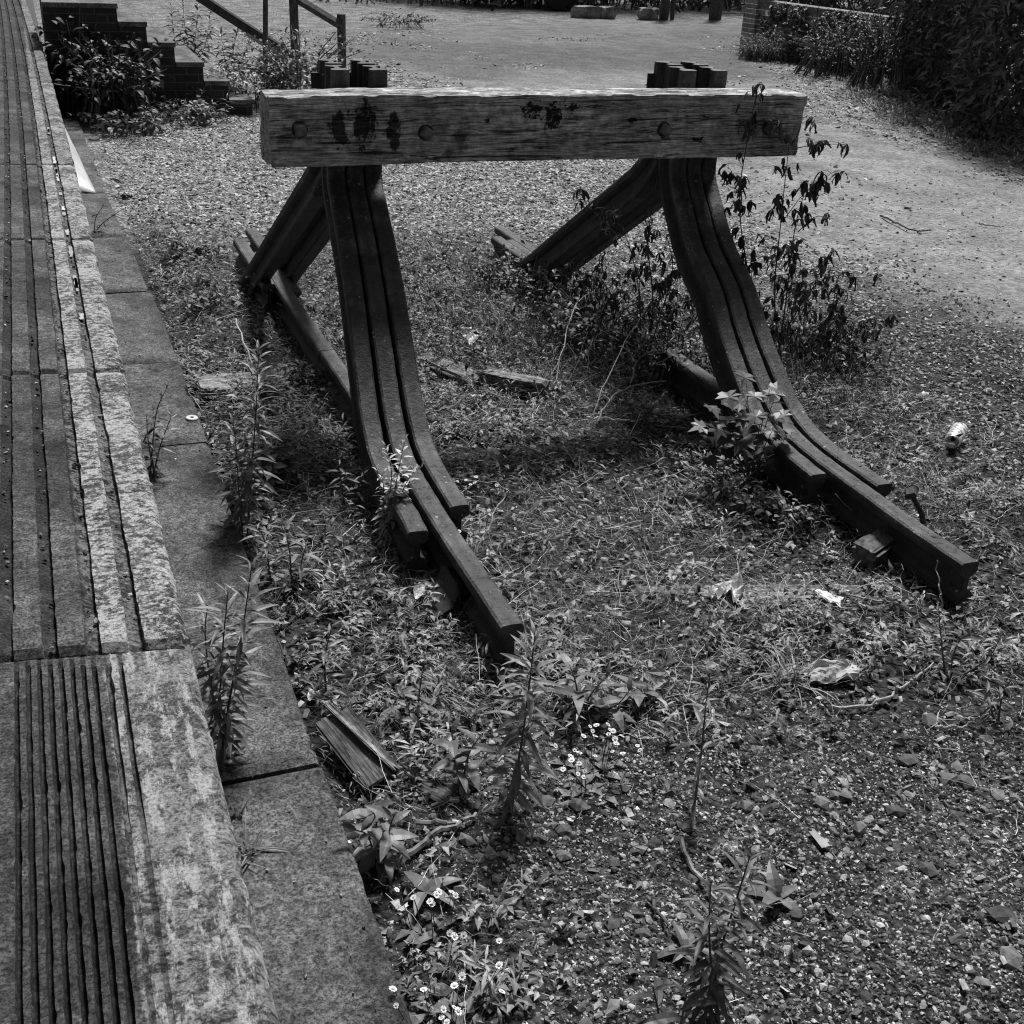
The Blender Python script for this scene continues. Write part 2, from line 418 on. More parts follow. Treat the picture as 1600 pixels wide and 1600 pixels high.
# ------------------------------------------------------------------ ground sheet
def axis(lo, hi, a, b, fine, grow=1.12):
    s = list(np.arange(a, b+fine/2, fine)); d = fine
    while s[-1] < hi: d *= grow; s.append(s[-1]+d)
    d = fine
    while s[0] > lo: d *= grow; s.insert(0, s[0]-d)
    return np.array(s)
gx = axis(-160, 160, -.8, 5.0, .03, 1.09); gy = axis(-60, 220, -3.6, 4.5, .03, 1.09)
GX, GY = np.meshgrid(gx, gy, indexing='ij')
GZ = ground_z(GX, GY)
gm = MB(); gm.grid(np.stack([GX, GY, GZ], -1))
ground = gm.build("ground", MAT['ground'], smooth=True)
tag(ground, kind="structure")
def lane_dark_w(x, y):
    return np.clip(sstep(8.5, 13, y-.12*x+(fbm(x, y, .5, 131)-.5)*5)*.75+.75*sstep(.5, .68, fbm(x, y*.8, .45, 137)), 0, 1)  # lane colour darker towards the far end and in loose patches
for nm, fn in (("lane_dark", lane_dark_w), ("lane", lane_w), ("pale", pale_w), ("weed", weed_w)):
    a = ground.data.attributes.new(nm, 'FLOAT', 'POINT'); a.data.foreach_set("value", fn(GX, GY).astype(np.float32).ravel())

# ------------------------------------------------------------------ platform
NX, PZ = -.895, .603
def bendx(y): return -.0007*np.maximum(0, y)**2
def platform_slab(y0, y1, fine_ribs, label, seed, tone):
    g = .009
    ny = max(12, int((y1-y0)/.012)) if y0 < 4 else 40
    ny = min(ny, 150)
    Y = np.linspace(y0+g, y1-g, ny)
    # cross profile: (x from nosing, z, groove)
    pr = []
    xs = -.98
    prof = [(-.98, -.10), (-.98, -.004), (-.976, 0)]
    if fine_ribs:
        gr = [-.313+.0192*i for i in range(8)]+[-.155, -.132]
        w_, d_ = .0072, .016
    else:
        gr = [-.097-.0785*i for i in range(11)]
        w_, d_ = .025, .021
    gr = sorted(gr); gi = {}
    for q in gr:
        e = .0018 if fine_ribs else .003
        prof += [(q-w_/2-e, 0), (q-w_/2, -d_ if fine_ribs else -d_*.5), (q+w_/2, -d_), (q+w_/2+e*.5, 0), (q+w_/2+e*.5+.004, 0)]
    a = np.linspace(0, math.pi/2, 7)
    rr = .028
    x = prof[-1][0]
    for q in np.arange(x+.02, -.032, .018): prof.append((q, 0))
    prof += [(-rr+rr*math.sin(t), -rr+rr*math.cos(t)) for t in a]
    prof += [(0, -.06), (0, -.105), (-.035, -.108)]
    P = np.array(prof)
    n = len(P)
    A = np.zeros((ny, n, 3))
    yy = Y[:, None]; xx = P[None, :, 0]
    wob = (vnoise(yy+xx*3, xx*9, 9, seed)-.5)*.0035+(vnoise(yy, xx*60, 60, seed+3)-.5)*.0034+np.where(vnoise(yy, xx*90, 26, seed+6) > .86, .004, 0)*(np.abs(xx) < .4)
    edge = (np.abs(P[:, 0]) < .03)[None, :]
    chip = np.where(edge, -.010*sstep(.62, .9, fbm(yy, xx*4+seed, 7, seed+9)), 0)
    inside = (P[:, 1] < -.0015)[None, :] & (P[:, 0] < -.05)[None, :]
    fill = np.where(inside, (.0075 if not fine_ribs else .006)*sstep(.5, .75, fbm(yy, xx*6+seed, 3.1, seed+21)), 0)      # dirt that has gathered in the grooves
    if fine_ribs:   # two half worn grooves nearest the edge
        worn = (P[:, 0] > -.165)[None, :] & (P[:, 0] < -.12)[None, :]
        fill = np.where(worn & inside, .0145*sstep(.35, .6, fbm(yy, xx*.5, 2.2, seed+2)), fill)
    A[..., 0] = NX+bendx(yy)+xx+wob*(.8 if not fine_ribs else .55)+chip
    A[..., 1] = yy-.15*xx
    A[..., 2] = PZ+P[None, :, 1]+wob*.45+chip*.7+fill
    if fine_ribs:   # plain margin next to the joint
        A[..., 2] += np.where((P[:, 1] < -.0015)[None, :] & (P[:, 0] < -.05)[None, :], .0155*sstep(y1-.075, y1-.05, yy+vnoise(xx*60, 0*yy, 1, 4)*.03-.015), 0)
    # ends: sink first/last rows slightly so that the joint is rounded
    for e, dz in ((0, -.02), (1, -.004), (-1, -.02), (-2, -.004)): A[e, :, 2] += dz
    tn = np.where(inside, .42, 1.0)*np.ones((ny, 1))*tone      # shade of the grooves painted in, along with their dirt
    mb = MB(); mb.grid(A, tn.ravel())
    # end caps and underside
    for r_ in (0, -1):
        top = A[r_]; bot = top.copy(); bot[:, 2] = PZ-.11
        Q = np.stack([top, bot], 0); 
        mb.grid(Q if r_ == -1 else Q[::-1], tone)
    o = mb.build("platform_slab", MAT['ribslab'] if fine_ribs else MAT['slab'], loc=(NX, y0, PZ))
    tag(o, label, "paving slab", "concrete slabs along the platform edge", "thing")
    return o
joints = [-2.362, -.79, .84, 2.45, 4.07, 5.7, 7.3, 8.9, 10.5, 12.1, 13.7, 15.3, 16.9]
first = platform_slab(-4.02, -2.362, True, "concrete platform slab with many narrow ribs and a worn pale nosing", 5, 1.0)
lb = ["broad grooved lichen-bleached slab touching the narrow ribbed slab", "broad grooved slab beside the two tall weeds in the ledge joint",
      "broad grooved slab with pale paint scraps, level with the left leg of the buffer stop", "broad grooved slab with white strips in its outer groove, beside the dark feathery ledge weed",
      "grooved platform slab beside the near end of the white sheet", "grooved platform slab beside the far tip of the white sheet",
      "first grooved slab beyond the white sheet, beside the leafy bush by the steps", "dark grooved slab level with the front of the brick steps",
      "dark grooved slab just behind the brick steps", "second dark slab behind the brick steps", "third dark slab behind the brick steps", "farthest dark slab of the platform edge in view"]
for i in range(len(joints)-1):
    o = platform_slab(joints[i], joints[i+1], False, lb[i], 20+i*7, .95 if i < 3 else (.8 if i < 5 else .62))  # tone steps down to paint corner fall-off into the far slabs
    if i in (1, 2, 3):       # scraps of white edge paint left in the outer groove
        for j in range({1: 4, 2: 7, 3: 3}[i]):
            mb = MB(); y = joints[i]+random.random()*1.5+.05; l = random.uniform(.05, .34)*(1 if i == 3 else .7)
            n = 7; P = np.zeros((n, 3, 3))
            for a in range(n):
                for c in range(3):
                    yy = y+l*a/(n-1)
                    P[a, c] = (NX+bendx(yy)-.097+(c-1)*.0065+random.uniform(-.0025, .0025), yy+random.uniform(-.003, .003), PZ-.0045)
            mb.grid(P, random.uniform(.35, .7))
            mb.build("paint_scrap", MAT['paper'], o)
ps = MB()
P = np.zeros((60, 20, 3))
for i, y in enumerate(np.linspace(-6, 30, 60)):
    for j, x in enumerate(np.linspace(-7, -1.885, 20)): P[i, j] = (x+bendx(min(y, 17)), y, PZ-.004)
ps.grid(P); tag(ps.build("pavement", MAT['tarmac']), kind="structure")
# retaining wall below the slabs
wm = MB(); wm.box((-.925-.1, 6.5, .235), (.2, 22, .51)); 
tag(wm.build("retaining_wall", MAT['brick'], loc=(-1.025, 6.5, 0)), "dark brick wall carrying the platform slabs above the ledge", "wall", None, "thing")
# ledge blocks
def ledge_block(y0, y1, x1a, x1b, dz, label, seed):
    g = .008
    ny = max(10, int((y1-y0)/.02)); Y = np.linspace(y0+g, y1-g, ny)
    prof = np.array([(-.924, 0)]+[(x, 0) for x in np.linspace(-.91, -.03, 14)*1]+[(-.012, 0), (-.006, -.002), (-.001, -.008), (0, -.02), (0, -.06), (0, -.12)], float)
    prof[0:15, 0] = np.linspace(0, 1, 15)
    A = np.zeros((ny, len(prof), 3))
    for i, y in enumerate(Y):
        xe = x1a+(x1b-x1a)*(i/(ny-1))+(fbm(y, 3.3, 5, seed)-.5)*.012-.02*sstep(.66, .8, fbm(y, 7.7, 9, seed+4))
        for j, (px, pz) in enumerate(prof):
            x = -.924+(xe-.012+.924)*px if j < 15 else xe+px
            A[i, j] = (x+(vnoise(y, j*.7, 40, seed)-.5)*.003*(j >= 15), y, .05+dz+pz+(fbm(x, y, 7, seed)-.5)*.006)
    for e in (0, -1): A[e, :, 2] -= .008
    mb = MB(); mb.grid(A)
    for r_ in (0, -1):
        top = A[r_]; bot = top.copy(); bot[:, 2] = -.08
        Q = np.stack([top, bot], 0); mb.grid(Q if r_ == -1 else Q[::-1])
    o = mb.build("ledge_block", MAT['ledge'], loc=(-.76, y0, 0))
    return tag(o, label, "ledge", "concrete ledge blocks below the platform", "thing")
ledge = [(-4.0, -2.125, -.60, -.60, 0, "smooth concrete ledge block before the wide dark joint"),
         (-2.125, -.12, -.601, -.600, .002, "long concrete ledge block between the wide dark joint and the small white ring"),
         (-.12, .82, -.594, -.592, 0, "concrete ledge block carrying the small white ring"),
         (.82, 1.93, -.594, -.606, -.003, "concrete ledge block marked by a fleck of white beyond the ring"),
         (1.93, 3.1, -.618, -.642, 0, "concrete ledge block under the dark feathery weed"),
         (3.1, 4.35, -.647, -.675, -.002, "narrow ledge block just before the white sheet"),
         (4.35, 7.6, -.68, -.715, -.006, "worn ledge block under the white sheet")]
for i, a in enumerate(ledge): ledge_block(*a, 40+i*5)

# ------------------------------------------------------------------ buffer stop
BULL = [(0, 0), (.026, -.0005), (.033, -.006), (.035, -.014), (.034, -.036), (.024, -.047), (.0095, -.056), (.0095, -.098), (.022, -.106), (.0325, -.114), (.033, -.137), (.028, -.145), (0, -.145)]
BULL = np.array(BULL+[(-u, v) for u, v in BULL[-2:0:-1]])
def smooth_path(P, n):
    P = np.asarray(P, float)
    d = np.concatenate([[0], np.cumsum(np.linalg.norm(np.diff(P, axis=0), axis=1))])
    t = np.linspace(0, d[-1], n); out = []
    E = np.vstack([2*P[0]-P[1], P, 2*P[-1]-P[-2]])
    for q in t:
        i = min(len(P)-2, int(np.searchsorted(d, q, side='right')-1)); u = (q-d[i])/(d[i+1]-d[i])
        a, b, c, e = E[i:i+4]
        out.append(.5*((2*b)+(-a+c)*u+(2*a-5*b+4*c-e)*u*u+(-a+3*b-3*c+e)*u**3))
    return np.array(out)
def rail_sweep(mb, P, flip=False, n=60, rough=.0011, tone=1.0):
    """bullhead rail whose head surface follows P"""
    P = smooth_path(P, n); T = np.gradient(P, axis=0); T /= np.linalg.norm(T, axis=1)[:, None]
    V = []; TT = []; k = len(BULL)
    for i in range(len(P)):
        X = np.array([1.0, 0, 0]); N = np.cross(X, T[i]) if not flip else np.cross(T[i], X)
        N /= np.linalg.norm(N); X = np.cross(T[i], N); X = X if X[0] > 0 else -X
        for j, (u, v) in enumerate(BULL):
            q_ = P[i][1]*60+P[i][2]*60
            r_ = (float(fbm(q_*.5, j*.9+P[i][0]*9, 1, 77, 3))-.5)*rough*3
            TT.append(1+(3.4*max(0, float(vnoise(q_*.35, P[i][0]*20, 1, 78))-.25) if j in (2, 3, 1, len(BULL)-2, len(BULL)-3, len(BULL)-1) else 0))  # head edges paler: worn arris with its thin highlight painted in
            V.append(P[i]+X*(u+r_)+N*(v+r_))
    F = [(i*k+j, i*k+(j+1) % k, (i+1)*k+(j+1) % k, (i+1)*k+j) for i in range(len(P)-1) for j in range(k)]
    if flip: F = [f[::-1] for f in F]
    half = k//2
    for b in (0, (len(P)-1)*k):
        # I-shaped end: quads across the section
        F += [(b+j, b+j+1, b+k-1-j, b+(k-j) % k) if j else (b, b+1, b+k-1, b) for j in range(half)]
    F = [tuple(dict.fromkeys(f)) for f in F]
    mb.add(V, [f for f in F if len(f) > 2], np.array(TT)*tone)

buf = thing("buffer_stop", "railway buffer stop of bent rusty rails under a weathered timber beam", "buffer stop", (.8, 0, 0))
# beam
XL, XR, ZB, ZT, TH = -.28, 1.944, 1.032, 1.283, .2
bc = np.array([(XL+XR)/2, .0, (ZB+ZT)/2])
bm = MB()
def beam_face(fn, a, b, nu=230, nv=26):
    U = np.linspace(0, 1, nu); W = np.linspace(0, 1, nv)
    P = np.zeros((nu, nv, 3))
    for i, u in enumerate(U):
        for j, w_ in enumerate(W): P[i, j] = fn(u, w_)
    return P
def worn(p):
    """press the raw box into a worn baulk: rounded arrises, raised grain, split ends"""
    x, y, z = p
    hz = (ZT-ZB)/2; cz = (ZT+ZB)/2
    dy = min(abs(y), abs(TH-y)); dz = min(abs(z-ZB), abs(ZT-z))
    e = max(0, .022-math.hypot(dy, dz))
    s_ = 1-e*1.1
    cy = TH/2
    y = cy+(y-cy)*(1-e*.45); z = cz+(z-cz)*(1-e*.55)
    gr = (fbm(x*.9, z*26+y*26, 2.0, 51, 4)-.5)*.009
    if abs(p[1]) < 1e-6 or abs(p[1]-TH) < 1e-6: y += gr*(1 if p[1] > .1 else -1)
    if abs(p[2]-ZT) < 1e-6 or dz < .03: z -= (.009*sstep(.4, .85, fbm(x, y*8, 2.3, 61))+.005*sstep(.5, .62, fbm(x, y*14, 11, 65, 2)))*(1 if z > cz else -.6)
    z += .004*math.sin(x*1.9+.6)
    if abs(x-XL) < .012: x += (fbm(y*10, z*10, 2, 71)-.5)*.016
    if abs(x-XR) < .012: x += (fbm(y*10, z*10, 2, 73)-.5)*.02+(z-cz)*.06
    return (x, y, z)
L = XR-XL
for fn in (lambda u, w_: worn((XL+L*u, 0, ZB+(ZT-ZB)*w_)), lambda u, w_: worn((XL+L*u, TH*w_, ZT)),
           lambda u, w_: worn((XL+L*u, TH, ZT-(ZT-ZB)*w_)), lambda u, w_: worn((XL+L*u, TH-TH*w_, ZB))):
    bm.grid(beam_face(fn, 0, 0))
for xx in (XL, XR):
    bm.grid(beam_face(lambda u, w_: worn((xx, TH*u, ZB+(ZT-ZB)*w_)) if xx == XR else worn((xx, TH-TH*u, ZB+(ZT-ZB)*w_)), 0, 0, 14, 20))
v_, F_, t_ = bm.data()
bo = thing("beam", None, None, tuple(bc)); COL.objects.unlink(bo); bpy.data.objects.remove(bo)
ORIG.pop("beam", None)
beam = bm.build("beam", MAT['beam'], loc=tuple(bc)); beam.parent = buf; beam.location = tuple(bc-np.array((.8, 0, 0)))
for px, py in ((468, 202), (665, 207), (1037, 202), (1200, 200)):
    d = ray(px, py); p = CAM+d*((0-CAM[1])/d[1])
    mb = MB()
    a0 = random.random()
    mb.lathe([(.030, .002), (.030, -.004), (.024, -.006)], p, (0, 1, 0), .6, 14)
    # square head, a little battered
    q = .021
    c = np.array([[math.cos(a0+k*math.pi/2)*q*1.32, 0, math.sin(a0+k*math.pi/2)*q*1.32] for k in range(4)])
    lay = [c*1.0+p+np.array((0, -.008, 0)), c*1.0+p+np.array((0, -.034, 0)), c*.72+p+np.array((0, -.042, 0))]
    V = np.vstack(lay)
    mb.add(V, [(i*4+k, i*4+(k+1) % 4, (i+1)*4+(k+1) % 4, (i+1)*4+k) for i in range(2) for k in range(4)]+[(8, 9, 10, 11)], 6.0)
    off = ORIG.get(beam.name)
    mb.build("bolt", MAT['iron'], beam)
ORIG["beam"] = tuple(bc)
# legs: three bent rails a side
def leg(x0, off, end, path):
    P = [(x0+off*1.25, end, .152)]
    for (dx, y, z) in path:
        if y > end+.06: P.append((x0+off*(1.0+.16*min(1, max(0, (.9-z)/.6))+.1*max(0, 1-z/.3))+dx, y, z))
    return P
pathL = [(0, -1.45, .152), (0, -1.15, .158), (.001, -.95, .168), (.003, -.80, .180), (.006, -.69, .207), (.009, -.625, .247), (.011, -.578, .285), (.02, -.478, .372), (.041, -.245, .60), (.053, -.105, .72), (.062, .03, .83), (.068, .12, .895), (.072, .172, .935), (.077, .198, .98), (.085, .205, 1.06), (.10, .212, 1.2), (.105, .214, 1.30)]
pathR = [(0, -1.6, .147), (0, -1.3, .151), (0, -1.08, .155), (.0, -.93, .168), (.003, -.80, .197), (.008, -.655, .276), (.024, -.425, .43), (.037, -.27, .56), (.05, -.045, .69), (.061, .085, .805), (.066, .15, .865), (.069, .188, .91), (.072, .206, .955), (.075, .212, 1.06), (.078, .216, 1.2), (.08, .218, 1.30)]
STUB = {0: 1.335, 1: 1.335}
for s_, (x0, path, ends, width) in enumerate(((0, pathL, (-1.235, -1.83, -1.10), .0735), (1.505, pathR, (-1.21, -1.905, -1.345), .0735))):
    for i, (o_, e) in enumerate(zip((-width, 0, width), ends)):
        mb = MB(); pth = leg(x0, o_, e, path)
        if i == 1: pth[0] = (x0, e, .152); 
        top = pth[-1]
        if i != 1: pth.append((top[0]-(.012 if i == 0 else -.012)*0, top[1], 1.345))
        else: pth = [q for q in pth if q[2] < 1.21]
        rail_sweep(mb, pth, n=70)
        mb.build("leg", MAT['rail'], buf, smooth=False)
    # raking struts behind, two rails a side
    tx = path[-1][0]
    for o_ in (-.064, .064):
        y0 = path[-1][1]+.145+.1465
        # head path on the rear side, from the ground up
        ln = (lambda y: .91-.5875*(y-.621)) if s_ == 0 else (lambda y: .88-.632*(y-.584))
        P = [(x0+o_*1.2+tx*(ln(y)-.1)*.9, y, ln(y)) for y in (2.22, 1.9, 1.5, 1.1, .8, .66, .60, .565)]+[(x0+o_+tx, y0+.028, ln(.55)+.06), (x0+o_+tx, y0+.006, ln(.55)+.13), (x0+o_+tx, y0, 1.24), (x0+o_+tx, y0, 1.35)]
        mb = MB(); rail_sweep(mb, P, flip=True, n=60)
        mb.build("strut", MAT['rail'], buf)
    # plain running rail behind the leg, with its joint, and the doubled far end
    yj = .50 if s_ == 0 else .62
    yj = .50 if s_ == 0 else .22
    for (xa, ya, yb, z_) in ((.012, -.47, yj, .150), (.010, yj+.008 if s_ == 0 else 1.5, 2.2, .150), (-.052, 1.55, 2.50 if s_ == 0 else 2.28, .152), (.055, 1.45, 2.73 if s_ == 0 else 2.52, .153)):
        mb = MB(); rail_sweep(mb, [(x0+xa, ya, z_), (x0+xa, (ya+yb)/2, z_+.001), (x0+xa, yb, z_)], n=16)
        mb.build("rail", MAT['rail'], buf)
    # flat tie plate that clasps the top behind the beam
    mb = MB(); mb.box((x0+tx, .49, 1.262), (.26, .012, .08)); 
    mb.build("tie_plate", MAT['iron'], buf)
# cast chairs that hold the rails
def rail_chair(p, side, name="rail_chair"):
    mb = MB(); x, y = p
    A = [(-.13, 0), (-.13, .012), (-.10, .03), (-.062, .055), (-.048, .105), (-.039, .105), (-.036, .03), (.036, .03), (.045, .09), (.062, .09), (.08, .05), (.10, .03), (.13, .012), (.13, 0)]
    V = []
    for k, yy in enumerate((-.085, -.06, .06, .085)):
        s_ = .8 if k in (0, 3) else 1
        for (a, b) in A: V.append((x+a*side, y+yy, -.018+b*s_))
    n = len(A)
    F = [(k*n+j, k*n+j+1, (k+1)*n+j+1, (k+1)*n+j) for k in range(3) for j in range(n-1)]
    # end caps as strips
    for b in (0, 3*n): F += [(b+j, b+j+1, b+n-2-j, b+n-1-j) for j in range(n//2-1)]
    mb.add(V, F); return mb
rail_chair((.0, -1.42), 1).build("rail_chair", MAT['iron'], buf)

# ------------------------------------------------------------------ sleepers, timbers, loose iron
def timber(name, label, cat, a, b, wd, ht, mat, z=None, group=None, taper=1.0, seed=1, tilt=0.0, split=.006):
    """hewn timber from A to B (x, y), worn and split"""
    a = np.array(a, float); b = np.array(b, float)
    za = ground_z(a[0], a[1]) if z is None else z[0]; zb = ground_z(b[0], b[1]) if z is None else z[1]
    A = np.array([a[0], a[1], za]); B = np.array([b[0], b[1], zb]); D = B-A; Ln = np.linalg.norm(D); D /= Ln
    X = np.cross(D, (0, 0, 1)); X /= np.linalg.norm(X); Z = np.cross(X, D)
    if tilt: X, Z = X*math.cos(tilt)+Z*math.sin(tilt), Z*math.cos(tilt)-X*math.sin(tilt)
    sec = []
    for k in range(28):
        t = 2*math.pi*k/28; c, s2 = math.cos(t), math.sin(t)
        pw = .35
        sec.append((math.copysign(abs(c)**pw, c)*wd/2, math.copysign(abs(s2)**pw, s2)*ht/2+ht/2))
    n = max(8, int(Ln/.02)); V = []
    for i in range(n):
        u = i/(n-1); s2 = 1+(taper-1)*u
        for k, (x, z2) in enumerate(sec):
            j = (fbm(u*Ln*1.5, k*1.3, 3, seed)-.5)*split*2.5+(vnoise(u*.6, k*2.7, 2, seed+9)-.5)*split*1.6
            e = (vnoise(k*.8, 0, 1.3, seed+5)-.5)*.03*(1 if i in (0, n-1) else 0)
            V.append(A+D*(u*Ln+e)+X*(x*s2*(1+j/wd*2))+Z*(z2*s2*(1+j/ht)))
    F = [(i*28+k, i*28+(k+1) % 28, (i+1)*28+(k+1) % 28, (i+1)*28+k) for i in range(n-1) for k in range(28)]
    F += [tuple(range(28))[::-1], tuple(range((n-1)*28, n*28))]
    # build in a frame whose x axis runs along the timber, so that the grain follows it
    mid = (A+B)/2; Rm = np.array([D, -X, Z]).T
    mb = MB(); mb.add((np.array(V)-mid)@Rm, F)
    o = mb.build(name, mat)
    MM = Matrix.Identity(4)
    for i in range(3):
        for j in range(3): MM[i][j] = Rm[i, j]
        MM[i][3] = mid[i]
    o.matrix_world = MM
    return tag(o, label, cat, group)
def g2(px, py): return at(px, py, 0)[:2]
timber("sleeper", "weathered sleeper with raised grain, half buried between the rail ends", "sleeper", (.52, -1.55), (1.35, -1.80), .17, .06, MAT['sleeper'], z=(-.078, -.068), seed=3, split=.012)
timber("sleeper", "grey sleeper end showing beside the ledge block with the white ring", "sleeper", (-.54, .60), (-.10, .60), .22, .06, MAT['sleeper'], z=(-.05, -.056), seed=8, split=.012)
timber("log", "short broken pale log lying in the weeds under the beam", "log", g2(755, 592), g2(852, 612), .085, .06, MAT['log'], seed=12, split=.016)
timber("plank", "broken grey plank buried in weeds to the left of the pale log", "plank", g2(660, 560), g2(745, 597), .10, .03, MAT['plank'], seed=15, split=.012)
timber("plank", "flat dark board tilted against the ledge near the wide joint", "plank", g2(522, 1130), g2(598, 1215), .105, .012, MAT['darkplank'], z=(.012, -.012), seed=17, tilt=-.12, split=.003)
timber("lath", "thin pale-edged lath lying along the tilted dark board", "lath", g2(512, 1122), g2(618, 1208), .015, .010, MAT['log'], z=(.035, .006), seed=19, split=.004)
timber("stump", "splintered block of wood wedged against the right hand rail", "wood block", g2(1352, 872), g2(1398, 848), .08, .075, MAT['bark'], seed=23, split=.014, z=(-.035, -.01))
timber("plank", "split bark-like slat lying in gravel right of the tilted board", "plank", g2(650, 1215), g2(700, 1245), .04, .012, MAT['darkplank'], seed=27, split=.012)

sp = at(1448, 822, 0); tp = over(sp, 1424, 772)
t_ = thing("iron_spike", "rusty iron spike with a flared square head sticking out beside the right rail", "spike", sp)
mb = MB(); mb.tube([sp-np.array((0, 0, .03)), sp*.6+tp*.4+np.array((.004, 0, 0)), tp], [.0105, .010, .009], 8); mb.build("shank", MAT['iron'], t_)
mb = MB(); ax = (tp-sp)/np.linalg.norm(tp-sp); mb.lathe([(.010, -.02), (.026, .0), (.028, .012), (.020, .02)], tp, ax+np.array((-.1, -.3, 0)), 1.7, 4); mb.build("head", MAT['iron'], t_)

# ring, can, litter
p = at(300, 654, .052); mb = MB()
mb.lathe([(.008, 0), (.022, 0), (.024, .003), (.022, .006), (.008, .006), (.008, 0)], p, (.05, -.05, 1), 1.0, 22)
tag(mb.build("washer_ring", MAT['white'], loc=p, smooth=False), "small white plastic ring lying on the concrete ledge", "ring")
cA = at(1488, 690, .034); cB = at(1504, 664, .034); ax = cB-cA; ax[2] = 0; ax = ax/np.linalg.norm(ax)
t_ = thing("drinks_can", "pale patterned drinks can lying on its side in the gravel", "can", (cA[0], cA[1], 0))
mb = MB(); mb.lathe([(.0275, 0), (.0295, .003), (.034, .016), (.0342, .152), (.030, .164), (.025, .168)], cA, ax, 1, 30); mb.build("body", MAT['can'], t_, smooth=True)
mb = MB(); mb.lathe([(.0278, -.002), (.029, .003), (.0262, .004), (.0245, -.001), (.0275, -.003), (.0278, -.002)], cA, ax, 1, 30); mb.build("rim", MAT['alu'], t_)
mb = MB(); mb.lathe([(.0001, -.0005), (.0248, -.0005), (.0250, .001)], cA, ax, 1, 24); mb.build("lid", MAT['iron'], t_)
Wd = np.array((0, 0, 1.0))
mb = MB(); mb.lathe([(.010, -.0012), (.010, -.0024)], cA+Wd*.011, ax, .4, 14); mb.build("mouth", MAT['black'], t_)
mb = MB(); mb.lathe([(.004, -.0015), (.010, -.0015), (.010, -.0045), (.004, -.0045), (.004, -.0015)], cA-Wd*.008, ax, 1, 14); mb.build("ring_pull", MAT['alu'], t_)
ORIG.pop("body", None)

def crumple(name, label, cat, outline, mat, h=.02, seed=1, n=14, tone=1.0, zoff=.012):
    """a sheet of litter: quad given by four survey pixels, crumpled and lying on the ground"""
    Q = [at(*q, 0) for q in outline]
    P = np.zeros((n, n, 3))
    for i in range(n):
        for j in range(n):
            u, w_ = i/(n-1), j/(n-1)
            p = (Q[0]*(1-u)+Q[1]*u)*(1-w_)+(Q[3]*(1-u)+Q[2]*u)*w_
            d = Q[1]-Q[0]; e = Q[3]-Q[0]
            p = p+d*(vnoise(u*3, w_*3, 1, seed)-.5)*.22+e*(vnoise(u*3, w_*3, 1, seed+5)-.5)*.22
            f = abs(vnoise(u*4+w_*2, w_*4-u, 1, seed+2)-.5)*2+abs(vnoise(u*8, w_*8, 1, seed+8)-.5)*.7
            P[i, j] = (p[0], p[1], float(ground_z(p[0], p[1]))+zoff+h*f)
    mb = MB(); mb.grid(P, tone)
    c = sum(Q)/4
    o = mb.build(name, mat, loc=(c[0], c[1], 0))
    so_ = o.modifiers.new("thickness", 'SOLIDIFY'); so_.thickness = .0009
    return tag(o, label, cat)
crumple("crisp_packet", "crumpled white wrapper lying on the half buried sleeper", "litter", [(1106, 925), (1160, 908), (1162, 945), (1112, 945)], MAT['white'], .05, 3, 18, 1.1)
crumple("paper_scrap", "flat pale paper scrap with torn right end near the right rail end", "paper", [(1270, 922), (1318, 940), (1312, 955), (1272, 936)], MAT['paper'], .010, 5, 12, 1.0, .02)
crumple("paper_scrap", "crumpled pale wrapper in the weeds left of the pale log", "litter", [(722, 532), (752, 530), (750, 545), (724, 552)], MAT['white'], .04, 7, 14, 1.0, .03)
crumple("plastic_sheet", "wrinkled grey plastic film lying in the litter below the right rail end", "litter", [(1255, 1040), (1345, 1035), (1335, 1065), (1265, 1070)], MAT['paper'], .03, 9, 18, .45)
crumple("plastic_tag", "small pale plastic strip with dark slots in the foreground gravel", "litter", [(1263, 1297), (1275, 1297), (1297, 1322), (1286, 1325)], MAT['paper'], .002, 11, 6, .3, .012)
crumple("paper_scrap", "tiny white triangle of paper beside the ledge above the tilted board", "paper", [(480, 1062), (500, 1067), (484, 1083), (481, 1080)], MAT['white'], .008, 13, 8, 1.0, .02)
crumple("paper_scrap", "crumpled white scrap under the foreground willowherb", "paper", [(1128, 1322), (1152, 1318), (1150, 1334), (1130, 1332)], MAT['white'], .02, 15, 10, 1.0, .018)
crumple("wrapper", "pale torn wrapper beside the loose iron chair at the left rail", "litter", [(648, 912), (682, 910), (678, 932), (650, 936)], MAT['paper'], .02, 17, 12, .75, .02)
crumple("filter_tip", "small pale rectangular chip of plastic in the daisy patch by the ledge", "litter", [(622, 1408), (637, 1400), (640, 1406), (626, 1414)], MAT['white'], .003, 19, 6, 1.0, .02)

# white sheet leaning against the platform
mb = MB(); P = np.zeros((24, 10, 3))
for i in range(24):
    u = i/23; y = 4.33+3.1*u; xb = -.742-.115*u; top = (.20+.03*math.sin(u*7))*min(1, u*7+.02)
    for j in range(10):
        w_ = j/9; P[i, j] = (xb*(1-w_)+(-.915)*w_-.02*math.sin(w_*3)*math.sin(u*9+1)*1.0, y-.16*(1-w_)*(i == 0)*0+.14*w_*(1-u), .052+top*w_)
mb.grid(P); o = mb.build("white_sheet", MAT['white'], loc=(-.8, 5.5, .05), smooth=True)
so_ = o.modifiers.new("thickness", 'SOLIDIFY'); so_.thickness = .006
tag(o, "long white plastic sheet leaning against the platform wall", "sheet")

